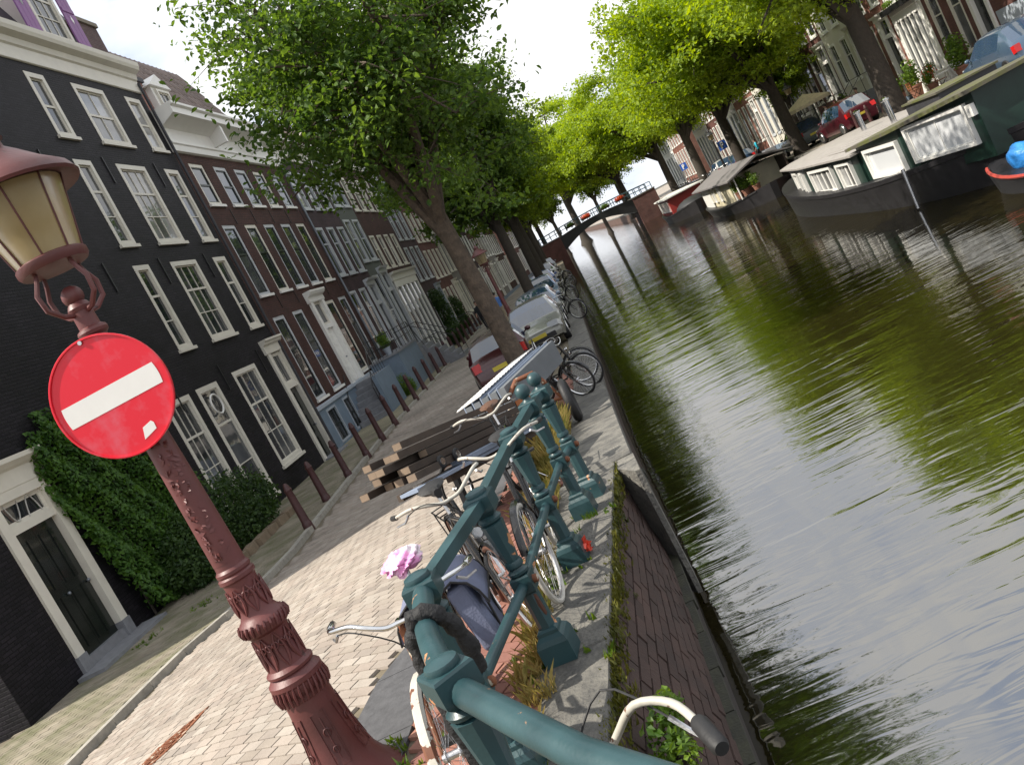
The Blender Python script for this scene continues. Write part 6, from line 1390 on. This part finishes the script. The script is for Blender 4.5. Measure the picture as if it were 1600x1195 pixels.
def small_boat():
    r=thing('rowing_boat','small red-rimmed boat with a blue tarpaulin bundle by the green houseboat','boat',(9.3,18.2,0),R(96))
    hull(r,4.2,1.5,lambda t:-.42+.22*abs(t)**2,-1.1,m_hull,16,.75,2.2,False)
    for s in (1,-1):
        q=MB(); q.tube([(-2.05*(1-2*i/16),s*(.75*max(.02,(1-abs(-1+2*i/16)**2.2))**.6+.01),-.40+.22*(abs(-1+2*i/16)**2)) for i in range(1,16)],.04,6); q.build('gunwale',m_redt,r,True)
    q=MB(); rr=random.Random(4)
    q.lumpy((.95,0,-.2),.32,(1.05,.9,.95),.10,2.5,4)
    q.build('tarpaulin',m_bluet,r,75)
small_boat()
def cream_boat():
    r=thing('houseboat','cream houseboat with low grey pitched roof and potted plants on deck','houseboat',(11.3,55.5,0),R(90))
    hull(r,15,3.9,lambda t:-.25+.35*abs(t)**2,-1.3,m_hull)
    # local x -> along canal (away), local y -> towards the near side
    A=[(-4.6,1.55),(3.6,1.45),(5.4,.8),(5.4,-1.4),(-4.6,-1.5)][::-1]
    cabin(r,A,-.35,[1.15]*5,m_cream)
    q=MB(); q.prism([(-1.95,1.12),(0,1.62),(1.9,1.05),(1.9,1.13),(0,1.72),(-1.95,1.2)],lambda y,z,x:(x,y,z),-6.6,5.9); q.build('roof',M('grey_felt_roof',(.16,.15,.15),.85,var=.2,scale=2),r)
    kw=dict(fm=m_white2,fw=.07,near=True,sill=False,proud=.03)
    for a in (1.2,2.6,4.6): on_wall(r,(3.6,1.45),(-4.6,1.55),a,a+.7,.05,.95,nx=1,rows=(0,1),**kw)
    on_wall(r,(5.4,.8),(3.6,1.45),.5,1.2,.05,.9,nx=1,rows=(0,1),**kw)
    MB().box(1.9,4.6,1.53,1.56,-.2,1.08).build('white_panel',m_white2,r)
    for x in (-6.3,-5.0):
        q=MB(); q.tube([(x,1.5,-.1),(x,1.5,1.12)],.04,6); q.build('roof_post',m_white2,r,True)
    q=MB(); q.box(-6.4,-4.62,-1.4,-1.3,-.2,1.1); q.build('trellis',m_wood,r)
    for i,(x,y) in enumerate(((-5.2,1.3),(-6.0,1.1),(-4.9,.6),(-6.5,.6))):
        p=Vector((11.3-y,55.5+x,-.1)); pot_plant('potted plant on the deck of the cream houseboat',tuple(p),1.5,group='deck plants of the cream houseboat',leafs=350)
cream_boat()
def red_boat():
    r=thing('houseboat','dark red houseboat with white roof and black hull before the far bridge','houseboat',(11.2,79,0),R(90))
    hull(r,14,3.8,lambda t:-.15+.4*abs(t)**2,-1.3,m_hull)
    A=[(-2.5,1.5),(4.4,1.5),(5.2,.9),(5.2,-1.4),(-2.5,-1.5)][::-1]
    cabin(r,A,-.3,[1.25]*5,m_redc); roofslab(r,A,[1.25]*5,m_white2,.3,.1,crown=.15)
    for a in (.6,2.2,3.8,5.4): on_wall(r,(4.4,1.5),(-2.5,1.5),a,a+1.1,.15,1.05,nx=2,rows=(0,1),fm=m_white2,fw=.08,near=False,sill=False,proud=.03)
    q=MB(); q.sphere((-4.5,0,-.1),1.5,14,8,(1.3,1.0,.5)); q.build('tarpaulin',M('black_tarpaulin',(.02,.02,.022),.5,bump=.6,bscale=6),r,True)
    for i in range(3): pass
red_boat()
# ---------------------------------------------------------------- far bridge
def far_bridge():
    Yb=113; r=thing('canal_bridge','low arched canal bridge with black railing and flower boxes at the far end','bridge',(0,Yb,-.35))
    x0,x1=.6,10.6
    def arch(t): return 1.0+1.75*math.sin(math.pi*(.5+.5*(2*t-1)*.86))-.25
    n=20; P=[(x0+(x1-x0)*i/n,arch(i/n)) for i in range(n+1)]; top=[(x0+(x1-x0)*i/n,2.95+.35*math.sin(math.pi*i/n)) for i in range(n+1)]
    m=MB(); m.prism(P+top[::-1],lambda x,z,y:(x,y,z),0,6); m.build('deck_girder',m_iron,r)
    for a,b in ((-2.2,x0+.02),(x1-.02,13.6)):
        m=MB(); m.box(a,b,-.15,6.15,-1.6,2.9); ao=m.build('abutment',m_dkred,r); MB().box(a-.05,b+.05,-.22,6.2,2.9,3.05).build('coping',m_stone,ao)
    for y in (.15,5.85):
        m=MB(); pts=[(-2.0+15.4*i/n,y,3.85+.3*math.sin(math.pi*i/n)) for i in range(n+1)]; m.tube(pts,.05,6); m.tube([(a,b,c-.45) for a,b,c in pts],.03,6); m.build('handrail',m_rail,r,True)
        for i in range(0,n+1):
            a,b,c=pts[i]; m=MB(); m.bar((a,b,c-.85),(a,b,c),.09); m.build('railing_post',m_rail,r)
    for i,x in enumerate((2.4,4.6,7.2,9.2)):
        o=thing('flower_box','box of orange-red flowers hung on the far bridge railing','flower box',(x,Yb-.05,3.25),0,'flower boxes on the far bridge'); MB().box(-.6,.6,-.2,.1,-.2,.05).build('box',m_wood,o)
        rs=np.random.RandomState(i); C,d=blob_leaves(400,[(0,-.1,.15,.7,.3,.3)],rs,.3); put('flowers',leaf_mesh('flowers',C,d,.16,m_flower if i%2 else m_lightbush,rs),o)
far_bridge()
# ---------------------------------------------------------------- people
m_skin=M('skin',(.45,.27,.20),.6,var=.05); 
def cloth(n,c): return M(n,c,.85,var=.15,scale=6,bump=.2)
def person(label,loc,heading,shirt,trousers,hair=(.03,.02,.015),stride=.12,h=1.74,group=None,arms=(.1,.1)):
    s=h/1.75
    J={'pel':(0,0,.95,.125),'wai':(0,0,1.10,.12),'che':(.01,0,1.32,.14),'nek0':(.01,0,1.46,.085),'nek':(.015,0,1.53,.05),'hd':(.025,0,1.60,.075),'hd2':(.03,0,1.68,.085),'top':(.02,0,1.745,.05)}
    E=[('pel','wai'),('wai','che'),('che','nek0'),('nek0','nek'),('nek','hd'),('hd','hd2'),('hd2','top')]
    for sd,k in ((1,'l'),(-1,'r')):
        st=stride*sd; a=arms[0] if sd>0 else arms[1]
        J.update({'hip'+k:(0,.09*sd,.90,.095),'kn'+k:(st*.9+.03,.10*sd,.50,.062),'an'+k:(st*1.6-.02,.10*sd,.09,.042),'to'+k:(st*1.6+.13,.115*sd,.045,.032),
          'sh'+k:(.0,.185*sd,1.40,.062),'el'+k:(-.02+a*.5,.235*sd,1.13,.042),'wr'+k:(.06+a*1.2,.235*sd,.90+a*.5,.03),'ha'+k:(.08+a*1.4,.23*sd,.82+a*.55,.03)})
        E+=[('pel','hip'+k),('hip'+k,'kn'+k),('kn'+k,'an'+k),('an'+k,'to'+k),('che','sh'+k),('sh'+k,'el'+k),('el'+k,'wr'+k),('wr'+k,'ha'+k)]
    names=list(J); me=bpy.data.meshes.new('body'); me.from_pydata([tuple(c*s for c in J[n][:3]) for n in names],[(names.index(a),names.index(b)) for a,b in E],[])
    o=bpy.data.objects.new('body',me); col.objects.link(o); sk=o.modifiers.new('skin','SKIN'); o.modifiers.new('sub','SUBSURF').levels=2
    sv=me.skin_vertices[0].data
    for i,n in enumerate(names): sv[i].radius=(J[n][3]*s,J[n][3]*s*(1.25 if n in('pel','wai','che') else 1)); sv[i].use_root=(n=='pel')
    dg=bpy.context.evaluated_depsgraph_get(); dg.update(); nm=bpy.data.meshes.new_from_object(o.evaluated_get(dg)); bpy.data.objects.remove(o)
    nm.materials.clear()
    for mm in (shirt,trousers,m_skin,m_rubber): nm.materials.append(mm)
    idx=[]
    for p in nm.polygons:
        c=p.center/s
        if c.z>1.50: k=2
        elif c.z<.10: k=3
        elif abs(c.y)>.2 and c.z<1.12: k=2
        elif c.z<.97 and abs(c.y)<.2: k=1
        else: k=0
        idx.append(k)
    nm.polygons.foreach_set('material_index',idx); nm.polygons.foreach_set('use_smooth',[True]*len(idx))
    r=thing('person',label,'person',loc,heading,group); put('body',nm,r)
    m=MB(); m.sphere((.0,0,1.69*s),.098*s,14,9,(1,.95,1.02)); m.build('hair',M('hair_'+label[:14],hair,.6),r,True)
    f=MB(); f.sphere((.118*s,0,1.645*s),.016*s,8,5); f.build('nose',m_skin,r,True)
    return r
person('person in dark shirt walking by the bollards on the shaded street',(-5.6,50.2,0),R(-100),cloth('dark_shirt',(.02,.025,.03)),cloth('dark_trousers',(.02,.02,.03)))
person('person in orange top walking next to the one in dark shirt',(-5.0,49.4,0),R(-85),cloth('orange_top',(.60,.10,.03)),cloth('jeans',(.06,.10,.22)))
person('person in light blue shirt and shorts walking in the street',(-4.1,46.0,0),R(80),cloth('light_blue_shirt',(.12,.26,.65)),cloth('beige_shorts',(.35,.28,.2)),h=1.8)
person('person in navy walking beside the one in light blue shirt',(-4.6,46.6,0),R(85),cloth('navy_top',(.03,.04,.10)),cloth('navy_trousers',(.03,.04,.09)),h=1.7)
person('person in white shirt standing under the cream parasol',(15.9,50.2,RZ),R(180),cloth('white_shirt',(.7,.7,.7)),cloth('blue_trousers',(.05,.08,.2)))
person('person in red top under the cream parasol',(16.4,49.2,RZ),R(150),cloth('red_top',(.6,.06,.03)),cloth('grey_trousers',(.1,.1,.1)),h=1.68)
person('person in black standing near the black stoop railing',(16.9,48.0,RZ),R(200),cloth('black_top',(.015,.015,.015)),bpy.data.materials['dark_trousers'])
person('person in turquoise shirt by the cream house',(16.3,69.0,RZ),R(170),cloth('turquoise_shirt',(.02,.40,.55)),bpy.data.materials['dark_trousers'])
# ---------------------------------------------------------------- things on the sunny quay
def parasol():
    r=thing('parasol','cream garden parasol standing on the sunny quay','parasol',(15.6,51.8,RZ)); m=MB(); m.tube([(0,0,0),(0,0,2.6)],.03,8); m.build('pole',m_white2,r,True)
    m=MB(); n=8; V=[(0,0,2.75)]+[(1.35*math.cos(2*math.pi*i/n),1.35*math.sin(2*math.pi*i/n),2.2) for i in range(n)]+[(1.35*math.cos(2*math.pi*i/n),1.35*math.sin(2*math.pi*i/n),2.02) for i in range(n)]
    m.add(V,[(0,1+i,1+(i+1)%n) for i in range(n)]+[(1+i,1+n+i,1+n+(i+1)%n,1+(i+1)%n) for i in range(n)]); o=m.build('canopy',M('cream_canvas',(.72,.62,.45),.8),r); MB().box(-.3,.3,-.3,.3,0,.08).build('base',m_step,r)
parasol()
def psign(label,loc):
    r=thing('parking_sign',label,'road sign',loc,R(-15)); m=MB(); m.tube([(0,.02,0),(0,.02,2.6)],.03,8); m.build('pole',m_alu,r,True)
    m=MB(); m.box(-.3,.3,-.02,.0,2.1,2.75); m.build('plate',M('sign_blue',(.015,.09,.45),.4,var=.05),r)
    m=MB(); m.box(-.14,-.04,-.03,-.022,2.2,2.65); m.torus((-.02,-.026,2.52),.10,.045,Matrix.Rotation(math.pi/2,3,'X'),14,4,-math.pi/2,math.pi/2); m.box(-.06,.0,-.03,-.022,2.58,2.65); m.box(-.06,.0,-.03,-.022,2.39,2.46); m.build('letter_p',m_signwhite,r)
psign('blue parking sign with white letter P by the elm on the sunny quay',(13.6,66.5,RZ)); psign('blue parking sign with white letter P behind the red houseboat',(13.6,86,RZ))
def bistro_chair(label,loc,rz,mat):
    r=thing('garden_chair',label,'chair',loc,rz)
    for i in range(4):
        m=MB(); m.box(-.2,.2,-.2+.1*i,-.12+.1*i,.44,.465); m.build('seat_slat',mat,r)
    for i in range(4):
        m=MB(); m.box(-.2,.2,.2,.22,.52+.1*i,.59+.1*i); m.build('back_slat',mat,r)
    for s in (-1,1):
        m=MB(); m.tube([(s*.19,-.2,0),(s*.19,.22,.46),(s*.19,.23,.92)],.012,6); m.build('leg',m_iron,r,True); m=MB(); m.tube([(s*.17,.24,0),(s*.17,-.2,.45)],.012,6); m.build('leg',m_iron,r,True)
m_orangew=M('orange_brown_slats',(.42,.16,.06),.6,var=.2)
bistro_chair('orange-brown slatted folding chair in front of the white house',(17.2,42.3,RZ),R(100),m_orangew); bistro_chair('orange-brown folding chair beside the white garden table',(17.3,39.8,RZ),R(60),m_orangew)
r=thing('garden_table','white garden table before the dark brick house','table',(17.2,38.8,RZ)); m=MB(); m.lathe([(.001,.70),(.5,.70),(.5,.735),(.001,.735)],20,cap=False); m.build('top',m_white2,r)
for i in range(3):
    m=MB(); m.tube([(.1*math.cos(i*2.1),.1*math.sin(i*2.1),.7),(.35*math.cos(i*2.1),.35*math.sin(i*2.1),0)],.02,6); m.build('leg',m_white2,r,True)
r=thing('bench_box','white painted bench box against the dark brick house','bench',(18.1,40.6,RZ)); MB().box(-.3,.3,-.6,.6,0,.75).build('box',m_white2,r); MB().box(-.34,.34,-.64,.64,.751,.80).build('lid',m_white2,r)
for i,(x,y) in enumerate(((17.3,37.6),(17.6,41.4),(17.9,43.9),(18.0,46.2))): pot_plant(['broad potted shrub by the white garden table','terracotta pot plant beside the orange-brown folding chair','potted climber at the glazed doors of the white house','potted plant by the narrow red brick house'][i],(x,y,RZ),[2.4,1.6,2.2,1.8][i],flowers=i==1)
pot_plant('tall potted shrub beside the tall white stoop',(16.9,50.9,RZ),2.2)
for i,(x,y) in enumerate(((14.6,39.5),(14.6,41.3),(14.6,43.1))):
    t=thing('bollard','dark bollard on the sunny quay behind the houseboat','bollard',(x,y,RZ),0,'bollards on the sunny quay'); put('shaft',bm_[0],t); put('cap',bm_[1],t)
r=thing('rubbish_bag','black rubbish bag beside the thick-trunked elm','bag',(14.4,38.0,RZ)); m=MB(); m.lumpy((0,0,.3),.33,(1,.9,1),.1,3,5); m.lathe([(.1,.58),(.05,.66),(.1,.74)],10); m.build('sack',M('black_polythene',(.012,.012,.014),.25,bump=.8,bscale=14,dist=.03),r,True)
lamp_post('dark lamp post on the sunny quay before the white columned house',(16.2,56.0,RZ),detail=False,mat=m_iron); lamp_post('dark lamp post beside the elm near the blue parking sign',(13.7,69.5,RZ),detail=False,mat=m_iron)
for i in range(14):
    y=71+2.0*i+rnd.uniform(-.5,.5); bicycle('bicycle parked along the sunny quay',(13.8+rnd.uniform(-.2,.2),y,RZ),R(rnd.choice([0,180])+rnd.uniform(-25,25)),rnd.uniform(-.08,.08),group='bicycles along the sunny quay',seg=14,lamp=False)
# planter ledge on the white sunlit house
for o in list(bpy.data.objects):
    if o.get('label','').startswith('sunlit white-painted house'):
        MB().box(.15,3.2,-.45,-.06,4.05,4.3).build('planter_ledge',m_iron,o)
        for u in (.9,2.3):
            rs=np.random.RandomState(int(u*10)); C,d=blob_leaves(260,[(u,-.28,4.45,.5,.2,.2)],rs,.2); put('planting',leaf_mesh('planting',C,d,.09,m_lightbush,rs),o)
    if o.get('label','').startswith('narrow red brick house with arched'):
        m=MB(); n=10; pts=[(1.0+.45*math.cos(math.pi*i/n),2.6+.45*math.sin(math.pi*i/n)) for i in range(n+1)]+[(.55,.3),(1.45,.3)]
        m.prism([(x,z) for x,z in pts],lambda x,z,y:(x,y,z),-.012,.0); no=m.build('arched_niche',M('niche_shadow_brick',(.07,.03,.025),.9),o)
        t=MB()
        for i in range(7): t.box(.6,1.4,-.035,-.014,.5+.32*i,.54+.32*i)
        for x in (.62,.9,1.12,1.36): t.box(x,x+.03,-.04,-.0355,.4,2.7)
        t.build('trellis',m_wood,o)
